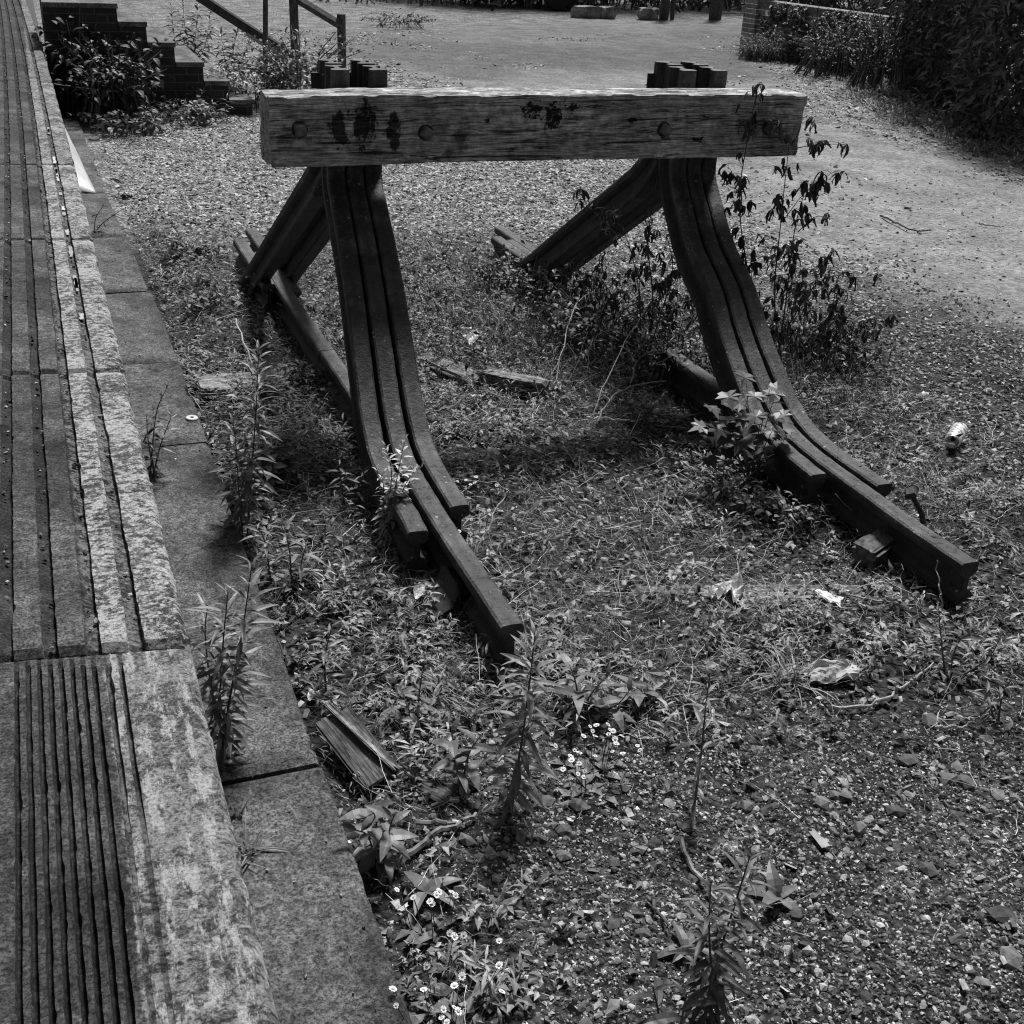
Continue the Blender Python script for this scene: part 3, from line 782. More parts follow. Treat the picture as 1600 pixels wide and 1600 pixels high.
# ------------------------------------------------------------------ plant kit
def leaf_tpl(profile, rows=5, fold=.25, droop=.3, curl=0.0):
    """leaf of unit length along +y, width profile(t)"""
    V = []; 
    for i in range(rows+1):
        t = i/rows; wv = profile(t); z = -droop*t*t+.12*t*(1-t)
        V += [(-wv, t, z+fold*wv), (curl*t*t, t, z), (wv, t, z+fold*wv)]
    F = []
    for i in range(rows):
        b = i*3; F += [(b, b+1, b+4, b+3), (b+1, b+2, b+5, b+4)]
    return np.array(V), np.array(F)
lance = lambda t: .085*math.sin(math.pi*min(1, t**.8))**.9+.004
ovate = lambda t: .27*math.sin(math.pi*t**.75)**.8+.004
LANCE = leaf_tpl(lance, 5); LANCE_S = leaf_tpl(lance, 3, .25, .35); OVATE = leaf_tpl(ovate, 4, .3, .35); OVATE_S = leaf_tpl(ovate, 2, .35, .4); BROAD = leaf_tpl(lambda t: .2*math.sin(math.pi*t**.7)**.7+.003, 6, .3, .5)
def rotm(az, pitch, roll=0.0):
    """+y leaf axis turned to azimuth AZ (from +x), raised by PITCH"""
    ca, sa, cp, sp_ = math.cos(az), math.sin(az), math.cos(pitch), math.sin(pitch)
    Y = np.array([ca*cp, sa*cp, sp_]); X = np.array([sa, -ca, 0.0]); Z = np.cross(X, Y)
    if roll: X, Z = X*math.cos(roll)+Z*math.sin(roll), Z*math.cos(roll)-X*math.sin(roll)
    return np.array([X, Y, Z]).T
def put(mb, tpl, p, az, pitch, length, tone=1.0, roll=0.0, wide=1.0):
    v, f = tpl
    q = (v*np.array([wide, 1, 1])*length)@rotm(az, pitch, roll).T+np.asarray(p)
    mb.add(q, [f], tone)
def rots(az, pitch, roll):
    ca, sa, cp, sp_ = np.cos(az), np.sin(az), np.cos(pitch), np.sin(pitch)
    Y = np.stack([ca*cp, sa*cp, sp_], -1); X = np.stack([sa, -ca, 0*az], -1); Z = np.cross(X, Y)
    cr, sr = np.cos(roll)[:, None], np.sin(roll)[:, None]
    return np.stack([X*cr+Z*sr, Y, Z*cr-X*sr], -1)
def scatter(mb, tpl, P, Rm, sc, tone):
    v, f = tpl; N = len(P)
    sc = np.asarray(sc, float); sc = sc[:, None, None] if sc.ndim == 1 else sc[:, None, :]
    q = np.einsum('nij,nkj->nki', Rm, v[None]*sc)+P[:, None, :]
    k = len(v); F = (f[None]+(np.arange(N)*k)[:, None, None]).reshape(-1, f.shape[1])
    mb.add(q.reshape(-1, 3), [F], np.repeat(tone, k))

def curve_pts(pts, n):
    return smooth_path(pts, n) if len(pts) > 2 else np.linspace(pts[0], pts[1], n)
def willowherb(label, base_px, tops, size, n_leaf=46, z0=None, mat='willow', stem='stem', tone=1.0, wide=1.0, name="willowherb", cat="weed", lean=0.6, group=None):
    """upright weed with a spiral of narrow leaves; TOPS: one polyline of pixels (bottom to top) per stem"""
    b = at(base_px[0], base_px[1], .05 if z0 is None else z0)
    if z0 is None: b = at(base_px[0], base_px[1], 0); b[2] = float(ground_z(b[0], b[1]))
    t = thing(name, label, cat, b, group)
    lm = MB()
    for s_ in tops:
        sm = MB(); pts = [b+np.array((random.uniform(-.01, .01), random.uniform(-.01, .01), -.01))]+[over(b, *q) for q in s_]
        pts = [pts[0]]+[q+_h*random.uniform(-.03, .03) for q in pts[1:]]
        C = curve_pts(pts, 22); H = np.linalg.norm(C[-1]-C[0])
        sm.tube(C, np.linspace(.0042, .0014, 22)*(.6+size*4), 6, random.uniform(.8, 1.3)); sm.build("stem", MAT[stem], t)
        n = int(n_leaf*max(.5, H/.4)); az = random.random()*6
        for k in range(n):
            u = .06+.94*(k+.5)/n; i = u*21; a = int(min(20, i)); p = C[a]*(1-(i-a))+C[a+1]*(i-a)
            az += 2.399+random.uniform(-.4, .4)
            prof = math.sin(math.pi*min(1, .22+u*.62))
            L = size*(.35+.75*prof)*random.uniform(.75, 1.2)*(1 if u < .9 else .7)
            pit = -.25+lean*u+1.0*max(0, u-.75)*2.4+random.uniform(-.25, .25)
            put(lm, LANCE, p, az, pit, L, tone*random.uniform(.65, 1.35), random.uniform(-.5, .5), wide)
    lm.build("foliage", MAT[mat], t)
    return t
LZ = .05
willowherb("tall willowherb in weeds left of the buffer stop's left leg", (384, 838), [[(392, 720), (398, 640), (402, 545)], [(372, 770), (368, 700), (362, 660)]], .085, 60)
willowherb("small willowherb growing from the ledge joint beside the white ring", (238, 745), [[(236, 690), (245, 640), (262, 602)], [(232, 690), (228, 650)], [(248, 700), (268, 650)]], .06, 34, LZ, tone=.8)
willowherb("largest willowherb on the ledge before the wide dark joint", (350, 1182), [[(362, 1090), (382, 980), (392, 885)], [(345, 1100), (352, 1010), (358, 920)], [(334, 1080), (318, 1000), (322, 950)]], .078, 60, LZ, tone=1.25, wide=.8)
willowherb("dark feathery weed on the ledge below the white sheet", (146, 362), [[(165, 345), (195, 325)], [(160, 362), (185, 382)], [(150, 340), (165, 318)]], .055, 18, LZ, mat='dead', tone=1.4)
willowherb("thin willowherb shoot by the ledge above the tilted board", (506, 1070), [[(508, 1030), (516, 985)]], .06, 34)
willowherb("fallen-tip willowherb standing in front of the left rail end", (800, 1245), [[(812, 1170), (826, 1080), (836, 995)]], .085, 66)
willowherb("slender dark-stemmed weed standing over the foreground gravel right of the daisies", (1085, 1262), [[(1092, 1190), (1104, 1120), (1112, 1062)]], .062, 22, tone=.8)
willowherb("large dark willowherb at the lower edge of the gravel", (1105, 1592), [[(1125, 1500), (1150, 1420), (1172, 1335)], [(1108, 1520), (1106, 1440), (1112, 1390)]], .07, 56, tone=.6, wide=.95)
willowherb("low weed with long dark leaves at the very bottom of the gravel", (1040, 1640), [[(1030, 1590), (1020, 1540)], [(1060, 1600), (1075, 1560)]], .09, 18, tone=.5, wide=1.1)
willowherb("broken willowherb behind the left rail, close to the ledge", (455, 905), [[(450, 860), (440, 815)], [(470, 880), (480, 845)]], .07, 30)
willowherb("short bushy weed at the foot of the left leg, on its ledge side", (540, 790), [[(535, 750), (528, 715)], [(560, 760), (572, 728)]], .055, 36, tone=.9)
willowherb("short pale weed beside the ledge, below the tall willowherb", (418, 890), [[(412, 850), (402, 818)]], .07, 34)
willowherb("pale leafy seedling in front of the left leg", (600, 838), [[(612, 745), (600, 700)], [(622, 740), (632, 690)], [(635, 752), (660, 730)], [(600, 755), (588, 725)], [(620, 760), (645, 735)]], .038, 46, mat='palel', tone=1.0, wide=1.9, name="seedling", cat="seedling", lean=.9)
willowherb("leafy nettle-like weed by the ledge below the wide joint", (592, 1335), [[(585, 1290), (572, 1260)], [(610, 1290), (620, 1262)], [(575, 1310), (556, 1290)]], .07, 22, tone=.85, wide=2.0, name="nettle", cat="weed")
willowherb("nettle-like weed on the gravel between tilted board and daisies", (725, 1215), [[(712, 1180), (706, 1140)], [(732, 1180), (752, 1150)]], .07, 20, tone=.75, wide=2.0, name="nettle", cat="weed")
willowherb("thin weed on the litter right of the wide joint", (655, 1120), [[(655, 1085), (660, 1050)], [(640, 1100), (630, 1080)]], .055, 22, tone=.8, wide=1.5)
willowherb("dark leafy weed beside the left rail end, nearest the daisies", (905, 1110), [[(900, 1070), (890, 1045)], [(930, 1080), (950, 1055)], [(960, 1095), (985, 1075)]], .075, 22, tone=.8, wide=1.8, name="dock", cat="weed")
willowherb("bushy dark weed beyond the right rail end", (1480, 1055), [[(1475, 1010), (1470, 960)], [(1500, 1015), (1520, 980)], [(1540, 1030), (1570, 1000)]], .055, 26, tone=.55)
willowherb("small weed at the right edge of the gravel, below the bushy dark weed", (1560, 1120), [[(1565, 1080), (1580, 1050)], [(1545, 1090), (1530, 1070)]], .05, 24, tone=.6)
willowherb("tuft of weeds behind the left leg, in the pale gravel", (690, 405), [[(690, 375), (694, 345)], [(675, 385), (662, 362)], [(705, 380), (716, 335)]], .05, 26, tone=1.0)
willowherb("grassy weed in front of the brick steps", (300, 180), [[(300, 155), (303, 130)], [(310, 160), (318, 140)]], .11, 26, tone=1.1)
willowherb("grassy weed at the foot of the lowest steps", (352, 188), [[(352, 172), (356, 150)], [(340, 175), (332, 160)]], .1, 24, tone=1.1)

def grass_tuft(label, base_px, n, L, z=None, tone=1.0, name="grass_tuft"):
    b = at(base_px[0], base_px[1], 0 if z is None else z)
    if z is None: b[2] = float(ground_z(b[0], b[1]))
    mb = MB()
    for i in range(n):
        az = random.random()*6.283; le = L*random.uniform(.5, 1.1); rise = random.uniform(.35, 1.2); bend = random.uniform(.2, 1.1)
        p0 = b+np.array((random.gauss(0, L*.12), random.gauss(0, L*.12), 0)); d = np.array((math.cos(az), math.sin(az), 0)); sd_ = np.array((-d[1], d[0], 0))*.0022*(1+L*3)
        P = np.zeros((6, 2, 3))
        for k in range(6):
            u = k/5; c = p0+d*le*(math.cos(rise)*u+.3*bend*u*u)+np.array((0, 0, 1.0))*le*(math.sin(rise)*u-.55*bend*u*u)
            P[k, 0] = c-sd_*(1-u*.9); P[k, 1] = c+sd_*(1-u*.9)
        mb.grid(P, tone*random.uniform(.6, 1.5))
    return tag(mb.build(name, MAT['willow'], loc=tuple(b)), label, "grass")
grass_tuft("spiky grass tuft on the ledge below the wide joint", (388, 1335), 26, .10, LZ, .9)
grass_tuft("small grass tuft on the ledge just past the wide joint", (368, 1275), 12, .06, LZ, .9)
grass_tuft("bright grass tuft at the end of the right rail", (1495, 930), 40, .12, None, 1.3)
grass_tuft("grass tuft among litter left of the wrinkled plastic film", (1235, 1055), 60, .14, None, 1.3)
grass_tuft("dry grass clump in front of the left rail end", (828, 1000), 40, .13, None, 1.4)
grass_tuft("pale grass clump between the rails, short of the sleeper", (900, 715), 30, .09, None, 1.7)

# daisies
def daisy_clump(label, heads, seed):
    rs = random.Random(seed)
    c = np.mean([at(x, y, .05) for x, y in heads], axis=0); c[2] = float(ground_z(c[0], c[1]))
    t = thing("daisy_clump", label, "daisies", c)
    sm = MB(); tops = []
    for x, y in heads:
        h = rs.uniform(.05, .11); p = at(x, y, h)
        q = c*.35+p*.65; q[2] = float(ground_z(q[0], q[1]))
        st_ = MB(); st_.tube(curve_pts([q, (q+p)/2+np.array((0, 0, .012)), p], 7), .0009, 4, .8); st_.build("stem", MAT['stem'], t); tops.append(p)
        for k in range(3): put(sm, OVATE_S, q, rs.random()*6.3, rs.uniform(.1, .7), rs.uniform(.025, .05), rs.uniform(.8, 1.6))
    sm.build("foliage", MAT['weed'], t)
    for p in tops:
        mb = MB(); r_ = rs.uniform(.0055, .0088); ax = np.array((rs.uniform(-.7, .7), rs.uniform(-.9, .3), 1.0)); ax /= np.linalg.norm(ax)
        U = np.cross(ax, (1, 0, 0)); U /= np.linalg.norm(U); W = np.cross(ax, U)
        for k in range(13):
            a = 6.283*k/13+rs.uniform(-.1, .1); d = U*math.cos(a)+W*math.sin(a); e = np.cross(ax, d)
            mb.add([p+d*r_*.25, p+d*r_*.8+e*r_*.19+ax*r_*.1, p+d*r_*rs.uniform(.95, 1.1)+ax*r_*.05, p+d*r_*.8-e*r_*.19+ax*r_*.1], [(0, 1, 2, 3)], 1.0)
        mb.lathe([(r_*.36, 0), (r_*.3, r_*.2), (r_*.05, r_*.28)], p, ax, .55, 8)
        mb.build("flower", MAT['petal'], t)
daisy_clump("daisy clump on the gravel edge below the left rail end", [(862, 1147), (868, 1165), (892, 1182), (898, 1172), (905, 1176), (893, 1188), (912, 1150), (922, 1135), (926, 1142), (930, 1150), (932, 1133), (950, 1132), (953, 1140), (951, 1147), (958, 1142), (961, 1155), (963, 1162), (957, 1174), (972, 1150), (973, 1177), (996, 1165), (1000, 1172), (905, 1193), (914, 1204), (903, 1209), (912, 1214), (880, 1202), (962, 1208), (930, 1181)], 1)
daisy_clump("daisy clump scattered beside the cut end of the left leg's outer rail", [(715, 752), (728, 750), (735, 757), (742, 754), (744, 745), (776, 758), (747, 790), (764, 797), (765, 804), (737, 812), (750, 816), (805, 826), (818, 832), (717, 830), (713, 826)], 2)
daisy_clump("daisies in the leafy strip along the lower ledge edge", [(620, 1390), (646, 1402), (672, 1408), (675, 1412), (682, 1398), (706, 1394), (712, 1399), (703, 1458), (710, 1463), (725, 1461), (646, 1402), (780, 1470), (686, 1393)], 3)
daisy_clump("daisies along the bottom of the ledge gap, lowest of all", [(667, 1509), (722, 1525), (710, 1540), (693, 1577), (710, 1574), (716, 1580), (690, 1590), (698, 1597), (784, 1549), (662, 1546), (614, 1545), (619, 1571), (780, 1508)], 4)

# maple seedling
def maple_leaf(mb, p, az, pitch, size, tone, roll=0):
    out_ = [(0, 0), (.18, -.06), (.42, .02), (.36, .16), (.62, .34), (.36, .40), (.40, .62), (.16, .55), (0, .98)]
    pts = out_+[(-x, y) for x, y in out_[-2:0:-1]]
    n = len(pts); V = [(0, .34, .03)]+[(x, y, .12*abs(x)-.22*y*y+random.uniform(-.03, .03)) for x, y in pts]
    q = (np.array(V)*size)@rotm(az, pitch, roll).T+np.asarray(p)
    mb.add(q, [(0, 1+i, 1+(i+1) % n) for i in range(n)], tone)
b = at(1172, 752, 0); b[2] = float(ground_z(b[0], b[1]))
t_ = thing("maple_seedling", "young maple with pale lobed leaves growing over the foot of the right leg", "sapling", b)
sm, lm = MB(), MB()
for (px, py), sz in zip([(1195, 588), (1165, 583), (1130, 600), (1105, 625), (1145, 640), (1180, 620), (1210, 640), (1200, 690), (1155, 680), (1120, 672), (1100, 700), (1140, 720), (1185, 715), (1170, 655), (1225, 668), (1160, 745), (1115, 645), (1215, 612)], [.09, .09, .1, .1, .11, .11, .11, .10, .11, .1, .08, .09, .09, .12, .09, .08, .11, .09]):
    p = over(b, px, py)+_h*random.uniform(-.16, .05)
    sm.tube(curve_pts([b, (b*.5+p*.5)+np.array((0, 0, .04)), p], 9), np.linspace(.003, .001, 9), 5, 1.0)
    maple_leaf(lm, p, math.atan2(-_h[1], -_h[0])+random.uniform(-1.5, 1.5), random.uniform(-.5, .25), sz*.85, random.uniform(.3, .8), random.uniform(-.5, .5))
    maple_leaf(lm, p*.85+b*.15+np.array((random.uniform(-.05, .05), random.uniform(-.05, .05), 0)), random.random()*6.3, random.uniform(-.7, .2), sz*.75, random.uniform(.3, .75), random.uniform(-.6, .6))
    maple_leaf(lm, p*.75+b*.25+np.array((random.uniform(-.05, .05), random.uniform(-.05, .05), 0)), random.random()*6.3, random.uniform(-.6, .2), sz*.8, random.uniform(.35, .8), random.uniform(-.5, .5))
sm.build("stem", MAT['stem'], t_); lm.build("foliage", MAT['willow'], t_)

# round leaved sprigs by the right rail
def sprig_bush(name, label, cat, base_px, r_, h, n, leaf, tone, mat='weed', tpl=OVATE, stems=12, z=None):
    b = at(base_px[0], base_px[1], 0 if z is None else z)
    if z is None: b[2] = float(ground_z(b[0], b[1]))
    t = thing(name, label, cat, b); sm, lm = MB(), MB()
    for s_ in range(stems):
        a = random.random()*6.3; q = random.uniform(.3, 1)*r_
        tip = b+np.array((math.cos(a)*q, math.sin(a)*q, h*random.uniform(.55, 1.05)*(1-.35*(q/r_)**2)))
        C = curve_pts([b+np.array((math.cos(a), math.sin(a), 0))*q*.65, b*.5+tip*.5+np.array((0, 0, h*.12)), tip], 10)
        sm.tube(C, np.linspace(.012*h+.001, .0035*h+.0006, 10), 5, random.uniform(.7, 1.3))
        for k in range(max(2, n//stems)):
            u = random.uniform(.2, 1.0); i = u*9; k0 = int(min(8, i)); p = C[k0]*(1-i+k0)+C[k0+1]*(i-k0)
            p = p+np.array((random.gauss(0, .035), random.gauss(0, .035), random.gauss(0, .025)))*(h/.3)**.6
            put(lm, tpl, p, random.random()*6.3, random.uniform(-.7, .8), leaf*random.uniform(.6, 1.25), tone*random.uniform(.5, 1.5), random.uniform(-.6, .6))
    sm.build("stem", MAT['stem'], t); lm.build("foliage", MAT[mat], t)
    return t
sprig_bush("sprig", "low round-leaved sprigs below the right leg's shortest rail", "weed", (1240, 800), .16, .13, 150, .030, 1.2)
sprig_bush("sprig", "low leafy clump at the foot of the young maple", "weed", (1140, 790), .12, .10, 90, .035, 1.0)
sprig_bush("bramble", "dark tangle of bramble between the legs under the beam", "bramble", (930, 545), .5, .34, 800, .034, .8, stems=70)
sprig_bush("bramble", "dark leafy tangle behind the foot of the right strut", "bramble", (800, 455), .36, .26, 420, .036, .8, stems=36)
sprig_bush("bramble", "dark bramble growth on the inner side of the right leg", "bramble", (1050, 585), .36, .3, 520, .034, .6, stems=46)
sprig_bush("bramble", "dark leafy clump right of the right leg below the withered weed", "bramble", (1280, 555), .42, .28, 560, .034, .75, stems=46)
sprig_bush("weed_clump", "low green clump against the left rail behind the left leg", "weed", (480, 600), .16, .12, 120, .035, .9)
sprig_bush("weed_clump", "broad leafy clump below the tall willowherb by the ledge", "weed", (420, 745), .17, .13, 110, .055, 1.1)
sprig_bush("weed_clump", "grey leafy clump behind the left strut foot near the ledge", "weed", (330, 480), .22, .12, 150, .04, .8)

# withered weed hanging its leaves on the right
def withered(label, base_px, stems, clusters, leafsize, seed):
    rs = random.Random(seed)
    b = at(base_px[0], base_px[1], 0); b[2] = float(ground_z(b[0], b[1]))
    t = thing("withered_weed", label, "dead plant", b); sm, lm = MB(), MB()
    for s_ in stems:
        pts = [over(b, *q) for q in s_]
        pts = [p+_h*rs.uniform(-.05, .05) for p in pts]
        if math.hypot(s_[0][0]-base_px[0], s_[0][1]-base_px[1]) < 30: pts[0] = b+np.array((rs.uniform(-.02, .02), rs.uniform(-.02, .02), -.02))
        C = curve_pts(pts, 20); L = np.linalg.norm(C[-1]-C[0])
        sm.tube(C, np.linspace(.0045, .0015, 20) if L > .5 else np.linspace(.0022, .001, 20), 5, rs.uniform(.5, .9))
        for k in range(int(clusters*L)+2):
            u = rs.uniform(.25, 1); i = u*19; k0 = int(min(18, i)); p = C[k0]*(1-i+k0)+C[k0+1]*(i-k0)
            a = rs.random()*6.3; q = p+np.array((math.cos(a), math.sin(a), .2))*rs.uniform(.01, .07)
            sm.tube([p, (p+q)/2+np.array((0, 0, .008)), q], .0009, 4, .6)
            for m_i in range(rs.randint(2, 5)):
                put(lm, rs.choice(CURLS), q, rs.random()*6.3, rs.uniform(-1.57, -.55), leafsize*rs.uniform(.45, 1.25), rs.uniform(.5, 2.6), rs.uniform(-1, 1), rs.uniform(.7, 1.6))
    sm.build("stem", MAT['stem'], t); lm.build("foliage", MAT['dead'], t)
CURLS = []
for k in range(9):
    wv = random.uniform(.05, .15); v_, f_ = leaf_tpl(lambda t: wv*math.sin(math.pi*t**random.uniform(.6, 1.1))**.8+.004, 4, random.uniform(.3, 1.8), random.uniform(-.2, .5), random.uniform(-.25, .25))
    CURLS.append((v_+rng.normal(0, .035, v_.shape), f_))
withered("tall withered weed with hanging dark leaves in front of the beam's right end", (1235, 622),
         [[(1235, 622), (1212, 480), (1222, 350), (1236, 230)], [(1232, 620), (1180, 470), (1158, 330), (1165, 220), (1187, 132)], [(1210, 590), (1225, 470), (1245, 360), (1262, 280)],
          [(1205, 590), (1240, 500), (1290, 440), (1350, 432)], [(1222, 350), (1262, 300), (1300, 268)], [(1236, 232), (1280, 225), (1328, 228)], [(1245, 360), (1270, 335), (1304, 343)],
          [(1215, 540), (1260, 470), (1300, 400)], [(1158, 330), (1150, 300), (1140, 262)], [(1165, 220), (1195, 190), (1220, 215)], [(1225, 470), (1260, 440), (1305, 452)], [(1180, 480), (1172, 420), (1180, 370)],
          [(1210, 560), (1235, 540), (1320, 500)], [(1236, 230), (1246, 205), (1252, 180)]], 30, .05, 5)
withered("withered weed with drooping leaves before the right strut", (1010, 575),
         [[(1010, 575), (1000, 470), (985, 390), (960, 330)], [(1015, 575), (1020, 470), (1012, 370), (1030, 265), (1038, 215)], [(1000, 575), (1030, 500), (1050, 420), (1040, 360)], [(985, 390), (930, 330), (875, 285)],
          [(1005, 560), (960, 470), (930, 420)], [(1020, 480), (1060, 430), (1075, 380)], [(1000, 480), (1000, 420), (1015, 340)]], 24, .045, 6)
withered("spreading withered weed low to the ground right of the tall withered weed", (1275, 575),
         [[(1275, 575), (1290, 520), (1320, 480)], [(1275, 575), (1310, 530), (1350, 500)], [(1270, 575), (1255, 510), (1262, 455)], [(1280, 575), (1320, 555), (1375, 490)], [(1270, 575), (1240, 540), (1225, 500)], [(1280, 580), (1330, 570), (1360, 560)], [(1275, 575), (1300, 500), (1305, 430)]], 60, .045, 8)
withered("matted withered stems lying against the right strut's foot", (900, 520),
         [[(900, 520), (870, 460), (840, 420)], [(900, 520), (910, 450), (905, 395)], [(905, 520), (950, 470), (975, 420)], [(900, 520), (850, 500), (800, 470)], [(905, 525), (965, 510), (1020, 480)], [(900, 520), (930, 430), (940, 380)], [(890, 520), (860, 500), (815, 430)]], 60, .04, 9)
withered("withered clump between the second bare cane and the right leg", (1060, 560),
         [[(1060, 560), (1055, 500), (1060, 450)], [(1060, 560), (1030, 510), (1010, 470)], [(1065, 560), (1080, 510), (1085, 470)], [(1060, 565), (1010, 545), (965, 520)], [(1060, 560), (1040, 480), (1045, 420)]], 60, .04, 10)
# bare bent stems
def twig(label, pxs, r_, tone=1.0, mat='straw', name="stick", lift=None, cat="stick"):
    pts = []
    for i, q in enumerate(pxs):
        z = .02 if lift is None else lift[i]
        p = at(q[0], q[1], z)
        pts.append(p if lift is not None else np.array((p[0], p[1], float(ground_z(p[0], p[1]))+.012+r_)))
    C = curve_pts(pts, 4*len(pxs)+6); n = len(C)
    C = C+np.stack([(vnoise(np.arange(n)*.7, 0*np.arange(n), 1, int(pxs[0][0])+k)-.5)*.012 for k in range(3)], -1)
    mb = MB(); mb.tube(C, np.linspace(r_, r_*.55, n), 6, tone)
    return tag(mb.build(name, MAT[mat], loc=tuple(pts[0])), label, cat)
twig("pale flat splinter lying across the gravel by the large dark willowherb", [(1063, 1300), (1098, 1360), (1140, 1426)], .006, .8)
twig("short dark stick lying left of the pale splinter", [(1014, 1384), (1030, 1412), (1046, 1438)], .005, .25)
twig("curved bare twig lying beside the bare hollow at the right rail", [(1264, 913), (1330, 914), (1375, 900), (1410, 892)], .0035, 1.0)
twig("forked twig lying below the curved bare twig", [(1290, 914), (1340, 925), (1390, 935), (1440, 945)], .004, .8)
twig("thick brown stick lying over gravel below the tilted board", [(632, 1318), (680, 1288), (712, 1278), (745, 1258)], .009, .55)
twig("dark stick behind the thick brown stick", [(650, 1272), (700, 1274), (725, 1280)], .007, .5)
twig("thin pale stick lying across litter by the left rail end", [(556, 1050), (610, 1030), (650, 1005), (690, 990)], .003, .9)
twig("long thin stem lying from the dock towards the left rail end", [(690, 1122), (740, 1110), (790, 1092), (812, 1085)], .0035, .8)
twig("leaning pale stem standing beside the cut rail of the left leg", [(745, 862), (765, 820), (790, 770)], .004, 1.2, lift=[.02, .08, .15])
twig("upright pale stem before the right rail end", [(1474, 962), (1468, 920), (1464, 874)], .003, 1.0, lift=[0, .07, .14])
twig("white ribbed stick lying between the legs", [(918, 645), (950, 647), (985, 650)], .006, 2.6)
twig("arched dead stem crossing in front of the right strut", [(985, 600), (1000, 560), (1050, 530), (1040, 500)], .004, .8, lift=[.02, .1, .16, .2])
twig("thick dead branch leaning beside the right leg", [(1105, 540), (1080, 505), (1045, 460)], .007, .5, lift=[.02, .12, .24])
twig("bent pale bramble cane arching over the dark tangle", [(870, 600), (880, 540), (905, 470), (950, 455), (1010, 460)], .003, 1.1, lift=[.02, .14, .28, .3, .26])
twig("second bare cane rising from the dark tangle", [(920, 680), (935, 620), (975, 540), (1010, 480)], .003, 1.0, lift=[.02, .12, .22, .3])
twig("pale cane lying between the legs toward the maple", [(930, 660), (970, 610), (1040, 595)], .004, 1.1, lift=[.03, .09, .12])
twig("pale straw leaning in the weeds beside the tall willowherb", [(368, 500), (385, 545), (398, 590)], .005, 1.1, lift=[.10, .06, .02])
twig("short pale straw end behind the tall willowherb", [(398, 500), (412, 512), (424, 524)], .005, 1.1)
twig("thin dark twig lying across the pale lane", [(1375, 332), (1405, 348), (1430, 358), (1455, 357)], .008, .12)
twig("thin pale stick lying on the lane near the dark twig", [(1530, 348), (1550, 352), (1570, 354)], .007, 1.2)
twig("bare straw lying on the gravel just below the bushy dark weed", [(1465, 1125), (1500, 1122), (1530, 1120)], .004, 1.0)
twig("long fallen twig below the wrinkled plastic film", [(1300, 1095), (1360, 1090), (1420, 1060), (1458, 1028)], .005, 1.0)
twig("bent straw beside the first dock leaf", [(700, 640), (745, 612), (790, 622), (800, 640)], .003, 1.0, lift=[.03, .1, .1, .03])

# broad leaved plantain
def rosette(label, base_px, n, L, tone=1.0, name="plantain"):
    b = at(base_px[0], base_px[1], 0); b[2] = float(ground_z(b[0], b[1])); mb = MB()
    for k in range(n): put(mb, BROAD, b+np.array((0, 0, .01)), 6.28*k/n+random.uniform(-.3, .3), random.uniform(.15, .9), L*random.uniform(.65, 1.15), tone*random.uniform(.7, 1.35), random.uniform(-.4, .4))
    return tag(mb.build(name, MAT['willow'], loc=tuple(b)), label, "weed")
rosette("broad-leaved plantain by the lower ledge above the daisies", (665, 1385), 6, .07, .9)
rosette("dock with ribbed leaves right of the large daisy clump", (1000, 1085), 6, .085, 1.0)
rosette("dock rosette behind the large daisy clump", (905, 1088), 7, .075, .8)
rosette("flat rosette in gravel left of the large dark willowherb", (1070, 1480), 8, .06, .6)
rosette("rosette at the right of the large dark willowherb", (1215, 1400), 5, .08, .7)

# ------------------------------------------------------------------ steps, handrail, backdrop
t_ = thing("brick_steps", "flight of black brick steps with pale treads climbing to the platform", "steps", (.0, 8.0, 0))
xs = [(-.90, -.25, .995), (-.25, 0.0, .84), (0.0, .243, .662), (.243, .50, .487), (.50, .733, .315), (.733, .955, .138)]
for i, (x0, x1, z) in enumerate(xs):
    mb = MB(); mb.box(((x0+x1)/2, 8.80, (z-.045)/2-.02), (x1-x0-.002, 1.56, z-.045+.04))
    mb.build("step", MAT['brick'], t_)
    mb = MB(); mb.box(((x0+x1)/2+.006, 8.795, z-.0225+.001), (x1-x0+.008, 1.60, .043)); mb.build("tread", MAT['tread'], t_)
def post_rail(name, label, cat, posts, rails, r_, mat, square=True, group=None):
    c = posts[0][0]
    t = thing(name, label, cat, (c[0], c[1], 0), group)
    for a, b_ in posts:
        mb = MB(); mb.tube([a, (np.array(a)+b_)/2, b_], r_, 4 if square else 8); mb.build("post", mat, t)
    for a, b_ in rails:
        mb = MB(); mb.tube([a, (np.array(a)+b_)/2, b_], r_*.95, 4 if square else 8); mb.build("rail", mat, t)
Y0 = 10.3
def py(px, pyy, Y=Y0):
    d = ray(px, pyy); return CAM+d*((Y-CAM[1])/d[1])
p1, p2 = py(533, 22), py(457, -40)
b1, b2 = p1.copy(), p2.copy(); b1[2] = b2[2] = -.05
a1 = py(533, 40); a2 = py(457, -6); a3 = a2+(a2-a1)*1.6
p3 = a3.copy(); p3[2] += .05; b3 = a3.copy(); b3[2] = -.05
post_rail("handrail", "grey sloping handrail on posts behind the buffer beam", "handrail", [(b1, p1), (b2, p2)], [(a1, a2+(a2-a1)*.06)], .052, MAT['post'])
p = py(416, 190, 9.3); q = py(415, -60, 9.3); p[2] = -.05
mb = MB(); mb.tube([p, (p+q)/2, q], .028, 8); tag(mb.build("pole", MAT['post'], loc=(p[0], p[1], 0)), "thin grey upright pole seen above the beam's left end", "pole")
A = py(492, 108, 9.8); B = py(285, -22, 9.8)
mb = MB(); C = curve_pts([A, (A+B)/2+np.array((0, 0, -.015)), B], 24); mb.tube(C, .055, 10, .55)
o = mb.build("fallen_rail", MAT['bark'], loc=tuple(A)); tag(o, "dark timber rail slanting down through weeds behind the steps", "timber rail")
